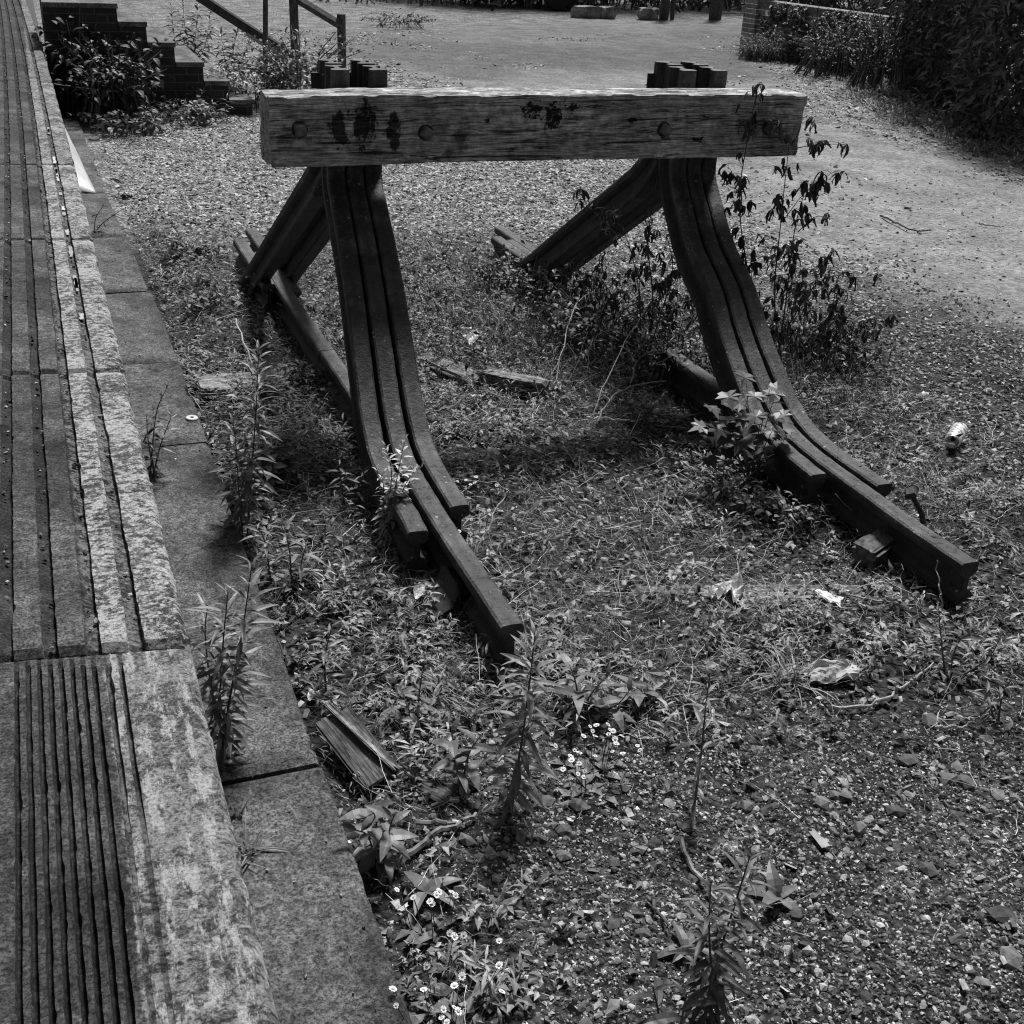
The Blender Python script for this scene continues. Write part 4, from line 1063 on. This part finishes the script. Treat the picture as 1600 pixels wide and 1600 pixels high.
mb = MB(); C2 = C[2:13]+np.array((-.02, -.045, -.055)); mb.tube(C2, np.linspace(.03, .02, len(C2)), 8, 3.2); mb.build("split", MAT['bark'], o)

sprig_bush("bush", "dark leafy bush in the corner between platform and brick steps", "bush", (185, 190), .62, .85, 1100, .085, .5, 'hedge', stems=60)
sprig_bush("bush", "low dark foliage at the platform's foot left of the leafy bush", "bush", (130, 180), .4, 1.0, 520, .085, .4, 'hedge', stems=30)
sprig_bush("weed_clump", "pale low weeds along the foot of the middle steps", "weed", (285, 190), .5, .22, 330, .06, 1.0, stems=34)
sprig_bush("weed_clump", "low weeds at the foot of the corner bush", "weed", (200, 205), .5, .25, 330, .07, .7, stems=34)
sprig_bush("weed_clump", "dark low weeds around the foot of the left strut", "weed", (425, 455), .25, .13, 260, .035, .6, stems=24)
sprig_bush("weed_clump", "leafy clump beside the ledge opposite the far rail stubs", "weed", (300, 400), .25, .12, 240, .04, .8, stems=24)
sprig_bush("bush", "bushy weed with dark seed heads between the handrail posts", "bush", (470, 165), .75, .85, 800, .07, .85, stems=46)
sprig_bush("bush", "pale leafy growth under the slanting timber rail", "bush", (400, 165), .8, .5, 1000, .06, 2.6, stems=50)
for lbl, px, tops in (("stand of narrow-leaved weeds beyond the upper steps", (300, 110), [[(290, 60), (285, -10)], [(305, 60), (310, 0)], [(320, 70), (330, 10)], [(275, 70), (268, 10)]]),
                      ("narrow-leaved weeds under the upper part of the slanting rail", (360, 120), [[(350, 85), (345, 45)], [(365, 80), (372, 40)], [(380, 90), (390, 60)]])):
    willowherb(lbl, px, tops, .16, 34, tone=.8, wide=1.1)
# dark seed heads
b = at(470, 165, 0)
# kerb growth across the lane far away
sprig_bush("weed_clump", "thin line of weeds on the lane beyond the handrail", "weed", (625, 42), .8, .28, 260, .07, .7, stems=34)

# brick wall with ivy at the lane's right
t_ = thing("ivy_wall", "low old wall overgrown with ivy at the bend of the lane", "wall", (10.6, 13.0, 0)); t_["kind"] = "thing"
wl = MB(); A = np.array((10.45, 14.35)); B = np.array((10.75, 10.4))
nn = 60; P = np.zeros((nn, 2, 3))
d = (B-A)/np.linalg.norm(B-A); nr = np.array((d[1], -d[0]))
def wallbox(mb, a, b_, z0, z1, th, tone=1.0):
    c = (a+b_)/2; L_ = np.linalg.norm(b_-a); an = math.atan2(b_[1]-a[1], b_[0]-a[0])
    mb.box((c[0], c[1], (z0+z1)/2), (L_, th, z1-z0), tone, [[math.cos(an), -math.sin(an), 0], [math.sin(an), math.cos(an), 0], [0, 0, 1]])
wallbox(wl, A+d*.35, B, -.1, .73, .24); wl.build("wall", MAT['oldbrick'], t_)
mb = MB(); wallbox(mb, A, A+d*.348, -.1, 1.45, .36); mb.build("pier", MAT['oldbrick'], t_)
mb = MB(); wallbox(mb, A+d*.352, B, .731, .82, .30); mb.build("coping", MAT['block'], t_)
iv = MB(); N = 5200
u = rng.random(N)**.8; z = rng.random(N)**.8*.84
pos = A[None]+d[None]*(u*np.linalg.norm(B-A))[:, None]
dens = fbm(u*8, z*2, 1.6, 91); keep = dens+u*.3-.12*(z > .7)-.25*(u < .12) > .47
pos = pos[keep]; z = z[keep]; n_ = len(z)
sgn = np.where(np.dot(nr, CAM[:2]-A) > 0, 1, -1)
off = (.13+rng.random(n_)*(.08+.45*sstep(.4, .75, fbm(pos[:, 1]*1.2, z*2, 1.1, 93))*(1-z*.5)))*sgn
P3 = np.stack([pos[:, 0]+nr[0]*off, pos[:, 1]+nr[1]*off, z], -1)
azn = math.atan2(nr[1]*sgn, nr[0]*sgn)
scatter(iv, OVATE_S, P3, rots(azn+rng.normal(0, .9, n_), rng.uniform(-1.2, .3, n_), rng.uniform(-.7, .7, n_)), .035+.085*rng.random(n_)**1.5, .25+1.5*rng.random(n_)**1.6)
iv.build("ivy", MAT['weed'], t_)

# overgrown hedge along the lane
for lb_, px_, r1, h1, tn in (("grey weeds sprouting along the foot of the ivy wall", (1215, 95), .8, .55, 1.2), ("loose shrub spilling over the near end of the ivy wall", (1310, 118), 1.0, .95, .7), ("dry weeds at the foot of the wall's pale pier", (1180, 92), .5, .4, 1.4), ("loose dark shrub between the ivy wall and the hedge", (1375, 140), .9, 1.1, .6)):
    sprig_bush("shrub", lb_, "shrub", px_, r1, h1, 1100, .06, tn, 'weed', OVATE_S if h1 > .8 else LANCE_S, stems=70)
t_ = thing("hedge", "tall overgrown dark hedge spilling onto the right of the lane", "hedge", (9.6, 8.0, 0))
hl = MB()
path = np.array([(8.0, .5), (8.25, 3.2), (8.45, 5.2), (8.75, 6.6), (9.4, 8.4), (10.5, 9.9), (12.0, 11.6), (13.4, 13.8), (15.5, 17.5)])
cp = smooth_path(np.c_[path, np.zeros(len(path))], 200)[:, :2]
N = 52000
u = rng.random(N)*199; i0 = np.minimum(198, u.astype(int)); fr = (u-i0)[:, None]
base = cp[i0]*(1-fr)+cp[i0+1]*fr; tg = cp[i0+1]-cp[i0]; tg /= np.linalg.norm(tg, axis=1)[:, None]
nl = np.stack([-tg[:, 1], tg[:, 0]], -1)                  # toward the lane
z = rng.random(N)**1.15*3.2
bulge = .9*np.sin(np.clip(z/3.2, 0, 1)*math.pi*.55)-.45*np.clip(z-1.2, 0, 3)**1.0*.9
lump = (fbm(base[:, 1]+base[:, 0]*.3, z, .9, 101)-.45)*1.5
depth = rng.random(N)**1.6*1.0
off = bulge*.5+lump-depth
P3 = np.stack([base[:, 0]+nl[:, 0]*off, base[:, 1]+nl[:, 1]*off, z], -1)
azn = np.arctan2(nl[:, 1], nl[:, 0])
keep = fbm(P3[:, 1]*1.1, P3[:, 2]*1.3, 2.0, 111)+.5*depth > .36
P3 = P3[keep]; azn = azn[keep]; n_ = len(P3)
scatter(hl, LANCE_S, P3, rots(azn+rng.normal(0, 1.1, n_), rng.uniform(-1.2, .75, n_), rng.uniform(-1.2, 1.2, n_)), np.stack([.24+0*P3[:, 0], .15+0*P3[:, 0], .15+0*P3[:, 0]], -1)*(.55+.75*rng.random(n_))[:, None], .4+2.6*rng.random(n_)**3)
hl.build("foliage", MAT['hedge'], t_)
st = MB()
for k in range(70):
    i = random.randint(0, 198); n2 = np.array([-(cp[i+1]-cp[i])[1], (cp[i+1]-cp[i])[0]]); n2 /= np.linalg.norm(n2)
    a = np.array([*(cp[i]-n2*random.uniform(.2, .9)), -.05]); tip = np.array([*(cp[i]+n2*random.uniform(-.8, .5)), random.uniform(1.2, 3.0)])
    st.tube(curve_pts([a, (a+tip)/2+np.array((0, 0, .3)), tip], 8), np.linspace(.02, .005, 8), 5, random.uniform(.5, 1))
st.build("stem", MAT['bark'], t_)
# weeds along the hedge foot and the near edge of the lane
hw = MB()
N = 2600; u = rng.random(N)*199; i0 = np.minimum(198, u.astype(int)); base = cp[i0]; tg = cp[i0+1]-cp[i0]; tg /= np.linalg.norm(tg, axis=1)[:, None]
nl = np.stack([-tg[:, 1], tg[:, 0]], -1); off = rng.random(N)**2*.75+.15
P2 = base+nl*off[:, None]; P2 = P2+rng.normal(0, .05, P2.shape)
P3 = np.c_[P2, ground_z(P2[:, 0], P2[:, 1])]
def spray(n, L, tpl, spread=.9, rise=(.3, 1.3)):
    mb = MB()
    for k in range(n): put(mb, tpl, (random.gauss(0, .1), random.gauss(0, .1), random.uniform(0, .35)), random.random()*6.28, random.uniform(*rise), L*random.uniform(.5, 1.1), 1.0, random.uniform(-.6, .6))
    v, F, t = mb.data(); return v, list(F.values())[0]
SPR1 = spray(9, .9, LANCE_S)
scatter(hw, SPR1, P3, rots(rng.random(N)*6.28, 0*off, 0*off), .10+.14*rng.random(N)*(1-off), .8+1.0*rng.random(N))
tag(hw.build("undergrowth", MAT['weed']), kind="stuff")

# far edge: posts, thicket, trailer, concrete blocks
for lbl, px, ht, r_ in (("thick pale-edged fence post at the far side of the yard", (1037, 30), 2.0, .10), ("broad dark fence post nearest the ivy wall", (1117, 30), 2.0, .14), ("slim fence post standing against the thick post", (1050, 30), 2.0, .045)):
    b = at(px[0], px[1], 0); mb = MB(); mb.tube([b-np.array((0, 0, .1)), b+np.array((0, 0, ht/2)), b+np.array((.03, 0, ht))], [r_*1.05, r_, r_*.95], 10, 1.0)
    tag(mb.build("fence_post", MAT['post'], loc=tuple(b)), lbl, "post", "fence posts at the far edge")
th = MB(); N = 42000
u = rng.random(N); X_ = -6+44*u; Y_ = 24.5+rng.normal(0, 1.0, N)+np.where(X_ < 9, 6, 0)*sstep(9, 5, X_)+.12*np.maximum(X_-12, 0); z = rng.random(N)*(2.6+2.6*vnoise(X_, 0*X_, .5, 5)+1.2*vnoise(X_, 0*X_, 1.7, 6))
P3 = np.stack([X_, Y_, z], -1)
scatter(th, LANCE_S, P3, rots(rng.random(N)*6.28, rng.uniform(-1.2, .6, N), rng.uniform(-1, 1, N)), np.stack([.42+0*u, .34+0*u, .34+0*u], -1)*(.5+.8*rng.random(N))[:, None], .25+1.6*rng.random(N)**2)
for k in range(260):
    x = random.uniform(5, 26); a = np.array((x, 22.9+random.random()*1.2+.12*max(0, x-12), 0)); tip = a+np.array((random.gauss(0, .8), random.gauss(0, .4), random.uniform(.6, 3)))
    th.tube(curve_pts([a, (a+tip)/2+np.array((random.gauss(0, .2), 0, .2)), tip], 6), np.linspace(.02, .006, 6), 4, random.uniform(.8, 3.0))
tag(th.build("thicket", MAT['hedge']), kind="stuff")
t_ = thing("trailer", "low dark wheeled trailer parked at the far edge of the yard", "trailer", (*at(820, 10, 0)[:2], 0))
a = at(762, 12, 0); b_ = at(900, 16, 0); dd = b_-a; L_ = np.linalg.norm(dd); dd /= L_; pp = np.array((-dd[1], dd[0], 0)); an = math.atan2(dd[1], dd[0])
rm = [[math.cos(an), -math.sin(an), 0], [math.sin(an), math.cos(an), 0], [0, 0, 1]]
c = (a+b_)/2+pp*.9
mb = MB(); mb.box((c[0], c[1], .62), (L_*1.3, 1.7, .12), 1, rm); mb.build("deck", MAT['iron'], t_)
mb = MB(); e = (a+b_)/2+pp*.03; mb.box((e[0], e[1], .36), (L_*1.0, .05, .07), 9, rm); mb.build("side_rail", MAT['iron'], t_)
for k, px in ((0, 872), (1, 897)):
    w0 = at(px, 17, 0)+pp*.12; w0[2] = .27
    mb = MB(); mb.lathe([(.15, -.09), (.25, -.09), (.27, -.05), (.27, .05), (.25, .09), (.15, .09)], w0, pp, 1, 24); tw = mb.build("wheel", MAT['tyre'], t_)
    mb = MB(); mb.lathe([(.148, -.06), (.12, -.07), (.05, -.08), (.04, -.1)], w0, pp, 3, 18); mb.build("rim", MAT['iron'], tw)
mb = MB(); g = a+pp*.1+dd*.25; mb.tube([g+np.array((0, 0, .6)), g+np.array((.02, 0, .3)), g+np.array((.06, -.02, .02))], .035, 6, 8); mb.build("leg", MAT['iron'], t_)
for lbl, q, sx in (("rough concrete block lying by the trailer wheels", (916, 27), .62), ("broken end piece of concrete right of the rough block", (946, 28), .34), ("pale stone lump by the thick fence post", (1012, 30), .45)):
    b = at(q[0], q[1], 0); mb = MB(); n = 10
    V = []; 
    for (nx, ny, nz) in [(x, y, z) for x in np.linspace(-1, 1, 6) for y in np.linspace(-1, 1, 4) for z in np.linspace(-1, 1, 4)]: pass
    S6 = [((0, 1, 2), s_) for s_ in (-1, 1)]+[((1, 2, 0), s_) for s_ in (-1, 1)]+[((2, 0, 1), s_) for s_ in (-1, 1)]
    for (ax3, s_) in S6:
        P = np.zeros((9, 9, 3))
        for i in range(9):
            for j in range(9):
                p = np.zeros(3); p[ax3[0]] = s_; p[ax3[1]] = -1+i/4; p[ax3[2]] = (-1+j/4)*s_
                p = p/max(1, np.linalg.norm(p)**.35); jj = (vnoise(p[0]*2+p[2], p[1]*2+7, 1.3, int(q[0]))-.5)*.35
                P[i, j] = p*(1+jj)*np.array((sx/2, .16, .13))+np.array((b[0], b[1], .10))
        mb.grid(P)
    tag(mb.build("concrete_block", MAT['block'], loc=tuple(b)), lbl, "block")
# distant rise behind everything
hx = np.linspace(-150, 150, 60); hy = np.linspace(32, 200, 30); HX, HY = np.meshgrid(hx, hy, indexing='ij')
HZ = 10*sstep(32, 80, HY)+(fbm(HX, HY, .05, 7)-.5)*6*sstep(32, 60, HY)-.3
mb = MB(); mb.grid(np.stack([HX, HY, HZ], -1), .8); tag(mb.build("hills", MAT['hedge']), kind="structure")

# ------------------------------------------------------------------ loose ground stuff
def sample(n, x0, x1, y0, y1, fn, seed):
    g = np.random.default_rng(seed)
    x = g.uniform(x0, x1, n); y = g.uniform(y0, y1, n)
    k = g.random(n) < fn(x, y)
    x, y = x[k], y[k]; z = ground_z(x, y)
    P = np.stack([x, y, z], -1); P = P[in_view(P)]
    return P, g
def ico():
    t = (1+5**.5)/2
    v = np.array([(-1, t, 0), (1, t, 0), (-1, -t, 0), (1, -t, 0), (0, -1, t), (0, 1, t), (0, -1, -t), (0, 1, -t), (t, 0, -1), (t, 0, 1), (-t, 0, -1), (-t, 0, 1)], float)
    v /= np.linalg.norm(v[0])
    f = np.array([(0, 11, 5), (0, 5, 1), (0, 1, 7), (0, 7, 10), (0, 10, 11), (1, 5, 9), (5, 11, 4), (11, 10, 2), (10, 7, 6), (7, 1, 8), (3, 9, 4), (3, 4, 2), (3, 2, 6), (3, 6, 8), (3, 8, 9), (4, 9, 5), (2, 4, 11), (6, 2, 10), (8, 6, 7), (9, 8, 1)])
    return v, f
IV, IF = ico()
OV = np.array([(1, 0, 0), (-1, 0, 0), (0, 1, 0), (0, -1, 0), (0, 0, 1), (0, 0, -1)], float); OF = np.array([(0, 2, 4), (2, 1, 4), (1, 3, 4), (3, 0, 4), (2, 0, 5), (1, 2, 5), (3, 1, 5), (0, 3, 5)])
def stones(mb, P, g, size, tone, tpl=(IV, IF), flat=(.45, .9), variants=14):
    """angular stones: several jittered templates"""
    N = len(P); which = g.integers(0, variants, N)
    for k in range(variants):
        m = which == k; n = m.sum()
        if not n: continue
        v = tpl[0]*(1+g.uniform(-.38, .32, (len(tpl[0]), 1)))+g.normal(0, .08, tpl[0].shape)
        s_ = size[m][:, None]*np.stack([g.uniform(.7, 1.35, n), g.uniform(.6, 1.0, n), g.uniform(*flat, n)], -1)
        p = P[m].copy(); p[:, 2] += s_[:, 2]*.25
        scatter(mb, (v, tpl[1]), p, rots(g.random(n)*6.283, g.normal(0, .3, n), g.normal(0, .3, n)), s_, tone[m])
def bare(x, y): return np.clip(1-1.0*weed_w(x, y), .06, 1)*(x > -.585)
gv = MB()
# fine foreground grit
P, g = sample(250000, -.62, 2.8, -3.5, -.8, lambda x, y: bare(x, y)*np.clip(1.1-(y+3.4)/3.2, .3, 1)*.9, 1)
stones(gv, P, g, .0022+.0046*g.random(len(P))**2, .2+2.2*g.random(len(P))**2.4, (OV, OF))
P, g = sample(26000, -.62, 3.6, -3.6, .6, lambda x, y: bare(x, y)*.8, 2)
stones(gv, P, g, .0045+.0095*g.random(len(P))**2.1, .2+1.6*g.random(len(P))**2.0)
P, g = sample(1700, -.62, 3.6, -3.6, .6, lambda x, y: bare(x, y)*(.35+.65*(x > .5)), 3)
stones(gv, P, g, .011+.012*g.random(len(P))**2.5, .25+.75*g.random(len(P))**1.6, flat=(.35, .7))
# ballast on the right, beyond the right hand rail
P, g = sample(60000, 1.5, 7.5, -1.8, 4.5, lambda x, y: bare(x, y)*(1-.93*lane_w(x, y))*.9, 4)
stones(gv, P, g, .005+.013*g.random(len(P))**2.0, .25+2.3*g.random(len(P))**2, (OV, OF), flat=(.3, .7))
# pale chips behind the buffer stop
P, g = sample(70000, -.7, 5.2, 1.6, 9.0, lambda x, y: np.clip(pale_w(x, y), 0, 1)*(1-.95*lane_w(x, y))*bare(x, y), 5)
stones(gv, P, g, .008+.018*g.random(len(P))**1.7, .45+2.0*g.random(len(P))**1.5, (OV, OF), flat=(.2, .6))
# verge and far grit
P, g = sample(40000, 2.0, 12.5, 2.5, 17, lambda x, y: np.clip(sstep(6.6, 7.6, x-np.clip((y-7.6)/6, 0, 1)*3.0)+sstep(9, 11, y)*(x < 4.5)+.03, 0, 1)*(1-.97*lane_w(x, y))+.5*lane_w(x, y)*sstep(.56, .74, fbm(x, y, .75, 151)), 6)
stones(gv, P, g, .012+.026*g.random(len(P))**1.7, .5+1.8*g.random(len(P))**1.5, (OV, OF), flat=(.2, .6))
tag(gv.build("gravel", MAT['stone']), kind="stuff")
# the larger stones one can pick out
bg_ = [(1170, 1250, 17), (1245, 1420, 15), (1455, 1120, 20), (1285, 1250, 18), (1310, 1240, 16), (955, 1435, 15), (1005, 1450, 14), (880, 1290, 18), (905, 1250, 20), (855, 1240, 18), (1400, 1265, 18), (1510, 1215, 20), (1565, 1440, 24), (1075, 1285, 16), (700, 1315, 16), (732, 1305, 18), (800, 1405, 20), (690, 1530, 22), (690, 1560, 22), (1575, 1500, 22), (1450, 1360, 18), (1345, 1290, 18), (960, 1340, 15), (880, 1330, 15), (700, 1120, 24), (612, 1115, 26), (1310, 985, 20), (1215, 1120, 20), (770, 700, 20), (800, 695, 16), (1480, 1210, 18), (1420, 1180, 18)]
v0, f0 = IV, IF
for i, (px, py_, s_) in enumerate(bg_):
    b = at(px, py_, 0); sc = np.linalg.norm(b-CAM)/F_PX*s_*.8; mb = MB()
    v = IV*(1+np.random.default_rng(900+i).uniform(-.3, .25, (12, 1)))*np.array((1.2, .9, .55))*sc
    a = random.random()*6; v = v@rotm(a, random.uniform(-.2, .2)).T
    z = float(ground_z(b[0], b[1])); b[2] = z
    mb.add(v+b+np.array((0, 0, sc*.22)), [IF], random.uniform(.25, .6))
    tag(mb.build("stone", MAT['stone'], loc=tuple(b)), "larger flat-topped stone lying loose on the gravelly ground", "stone", "larger stones on the ground")

CURL_S = leaf_tpl(lambda t: .2*math.sin(math.pi*t**.8)**.8+.004, 2, .6, .3)
# dead leaves and broken litter
lt = MB()
CHIP = (np.array([(-.5, -.5, 0), (.5, -.45, .08), (.55, .5, -.02), (0, .62, .16), (-.5, .4, .05), (0, 0, .13)], float), np.array([(0, 1, 5), (1, 2, 5), (2, 3, 5), (3, 4, 5), (4, 0, 5)]))
P, g = sample(42000, -.6, 4.0, -3.4, 4.2, lambda x, y: np.clip(.10+1.1*weed_w(x, y)*(.3+fbm(x, y, 3, 41)), 0, 1)*(1-lane_w(x, y))*(x > -.58), 11)
P[:, 2] += .004+.012*g.random(len(P)); n_ = len(P)
s_ = .007+.016*g.random(n_)**1.6
scatter(lt, CHIP, P, rots(g.random(n_)*6.283, g.normal(0, .45, n_), g.normal(0, .5, n_)), np.stack([s_*.7, s_*1.3, s_], -1), .3+2.4*g.random(n_)**2.2)
P, g = sample(5200, -.6, 4.0, -3.3, 4.5, lambda x, y: np.clip(.12+weed_w(x, y), 0, 1)*(1-lane_w(x, y))*(x > -.58), 12)
P[:, 2] += .008+.02*g.random(len(P)); n_ = len(P)
s_ = .022+.028*g.random(n_)
scatter(lt, OVATE_S, P, rots(g.random(n_)*6.283, g.normal(0, .4, n_), g.normal(0, .7, n_)), s_, .3+2.0*g.random(n_)**2)
tag(lt.build("leaf_litter", MAT['litter']), kind="stuff")
# straw, stalks and small twigs
sw = MB()
STK = []
for k in range(6):
    mb = MB(); c = np.array([(0, t, .10*math.sin(t*3+k)*random.uniform(-1, 1)) for t in np.linspace(0, 1, 5)]); c[:, 0] = np.array([random.uniform(-.06, .06)*t for t in range(5)]); mb.tube(c, np.linspace(.011, .005, 5), 3, cap=False)
    v, F, t = mb.data(); STK.append((v, list(F.values())[0]))
P, g = sample(60000, -.6, 4.2, -3.3, 4.2, lambda x, y: np.clip(.05+weed_w(x, y)*(.2+1.3*sstep(.4, .65, fbm(x, y, 1.6, 43))), 0, 1)*(1-lane_w(x, y))*(x > -.58), 13)
P[:, 2] += .008+.035*g.random(len(P))**2; n_ = len(P); wh = g.integers(0, 6, n_)
for k in range(6):
    m = wh == k; q = m.sum(); L_ = .03+.15*g.random(q)**2.2
    scatter(sw, STK[k], P[m], rots(g.random(q)*6.283, g.normal(.08, .22, q), g.random(q)*6), np.stack([.5*L_**.4*.3, L_, .5*L_**.4*.3], -1), .4+2.6*g.random(q)**1.9)
tag(sw.build("dry_stalks", MAT['straw']), kind="stuff")
# low green cover
gc = MB()
def sprig(n, h, leaf, tpl):
    mb = MB()
    for k in range(n):
        u = k/n; put(mb, tpl, (random.gauss(0, .12), random.gauss(0, .12), h*u), random.random()*6.28, random.uniform(-.2, .7), leaf*random.uniform(.6, 1.2), 1.0, random.uniform(-.5, .5))
    v, F, t = mb.data(); return v, list(F.values())[0]
SP = [sprig(11, .9, .48, OVATE_S) for _ in range(4)]+[sprig(14, 1.3, .6, LANCE_S) for _ in range(3)]
def green(x, y): return np.clip(weed_w(x, y)*(.15+1.5*sstep(.42, .66, fbm(x, y, 2.1, 47))), 0, 1)*(x > -.57)*(1-lane_w(x, y))
P, g = sample(15000, -.58, 3.6, -2.9, 3.4, green, 14); n_ = len(P); wh = g.integers(0, len(SP), n_)
for k in range(len(SP)):
    m = wh == k; q = m.sum()
    scatter(gc, SP[k], P[m], rots(g.random(q)*6.283, g.normal(0, .15, q), g.normal(0, .15, q)), .028+.05*g.random(q)**1.8, .7+2.6*g.random(q)**1.8)
tag(gc.build("ground_cover", MAT['weed']), kind="stuff")
# short grass
gs = MB()
BL = []
for k in range(5):
    mb = MB(); bend = random.uniform(.2, .9)
    P_ = np.zeros((5, 2, 3))
    for i in range(5):
        u = i/4
        for j, s_ in enumerate((-1, 1)): P_[i, j] = (s_*.016*(1-u*.85), u*.75, u*.9-.7*bend*u*u)
    mb.grid(P_); v, F, t = mb.data(); BL.append((v, list(F.values())[0]))
def grassy(x, y): return np.clip(weed_w(x, y)*(.12+1.4*sstep(.45, .7, fbm(x, y, 1.9, 53))), 0, 1)*(x > -.57)*(1-lane_w(x, y))
P, g = sample(22000, -.58, 4.0, -2.9, 3.8, grassy, 15)
P = np.repeat(P, 7, axis=0); P[:, :2] += g.normal(0, .016, (len(P), 2)); P = P[P[:, 0] > -.58]; n_ = len(P); wh = g.integers(0, 5, n_)
for k in range(5):
    m = wh == k; q = m.sum(); s_ = .03+.07*g.random(q)**1.5
    scatter(gs, BL[k], P[m], rots(g.random(q)*6.283, g.normal(-.1, .45, q), g.normal(0, .3, q)), np.stack([s_*.25+.010, s_, s_], -1), .6+3.0*g.random(q)**1.9)
# withered upright stems in the tangles below the beam and right of the right leg
def tangle(x, y):
    a = np.exp(-(((x-1.05)/.55)**2+((y-.75)/.55)**2)); b_ = np.exp(-(((x-2.15)/.42)**2+((y-.15)/.5)**2)); c_ = np.exp(-(((x-.55)/.4)**2+((y-1.5)/.4)**2)); d_ = .5*np.exp(-(((x-1.9)/.25)**2+((y+1.3)/.3)**2))
    return np.clip(a+b_+.7*c_+d_, 0, 1)*(x > -.5)
dt = MB(); P, g = sample(17000, -.5, 3.4, -2.2, 2.6, tangle, 16); n_ = len(P); wh = g.integers(0, 6, n_)
for k in range(6):
    m = wh == k; q = m.sum(); L_ = .08+.26*g.random(q)**1.6
    scatter(dt, STK[k], P[m], rots(g.random(q)*6.283, g.uniform(.25, 1.35, q), g.random(q)*6), np.stack([.11+0*L_, L_, .11+0*L_], -1), .15+1.6*g.random(q)**2.5)
tag(dt.build("dead_stems", MAT['straw']), kind="stuff")
dl = MB(); P, g = sample(17000, -.5, 3.4, -2.2, 2.6, tangle, 17); n_ = len(P); P[:, 2] += .32*g.random(n_)**1.4
scatter(dl, CURL_S, P, rots(g.random(n_)*6.283, g.normal(-.3, .7, n_), g.normal(0, .8, n_)), .02+.025*g.random(n_), .25+2.0*g.random(n_)**3)
tag(dl.build("withered_leaves", MAT['litter']), kind="stuff")
tag(gs.build("grass", MAT['willow']), kind="stuff")
# debris in the platform grooves and on the ledge
db = MB()
g = np.random.default_rng(77); N = 900
y = g.uniform(-2.4, 8, N); gi = g.integers(0, 5, N); x = NX-.097-.0785*gi+bendx(y)+g.uniform(-.009, .009, N)
P = np.stack([x, y, np.full(N, PZ-.008)], -1)
stones(db, P, g, .003+.004*g.random(N)**2, .15+2.2*g.random(N)**4)
N = 500; x = g.uniform(-.9, -.62, N); y = g.uniform(-3.2, 6, N); stones(db, np.stack([x, y, np.full(N, .053)], -1), g, .0015+.004*g.random(N)**3, .3+1.8*g.random(N)**3)
tag(db.build("debris", MAT['stone']), kind="stuff")
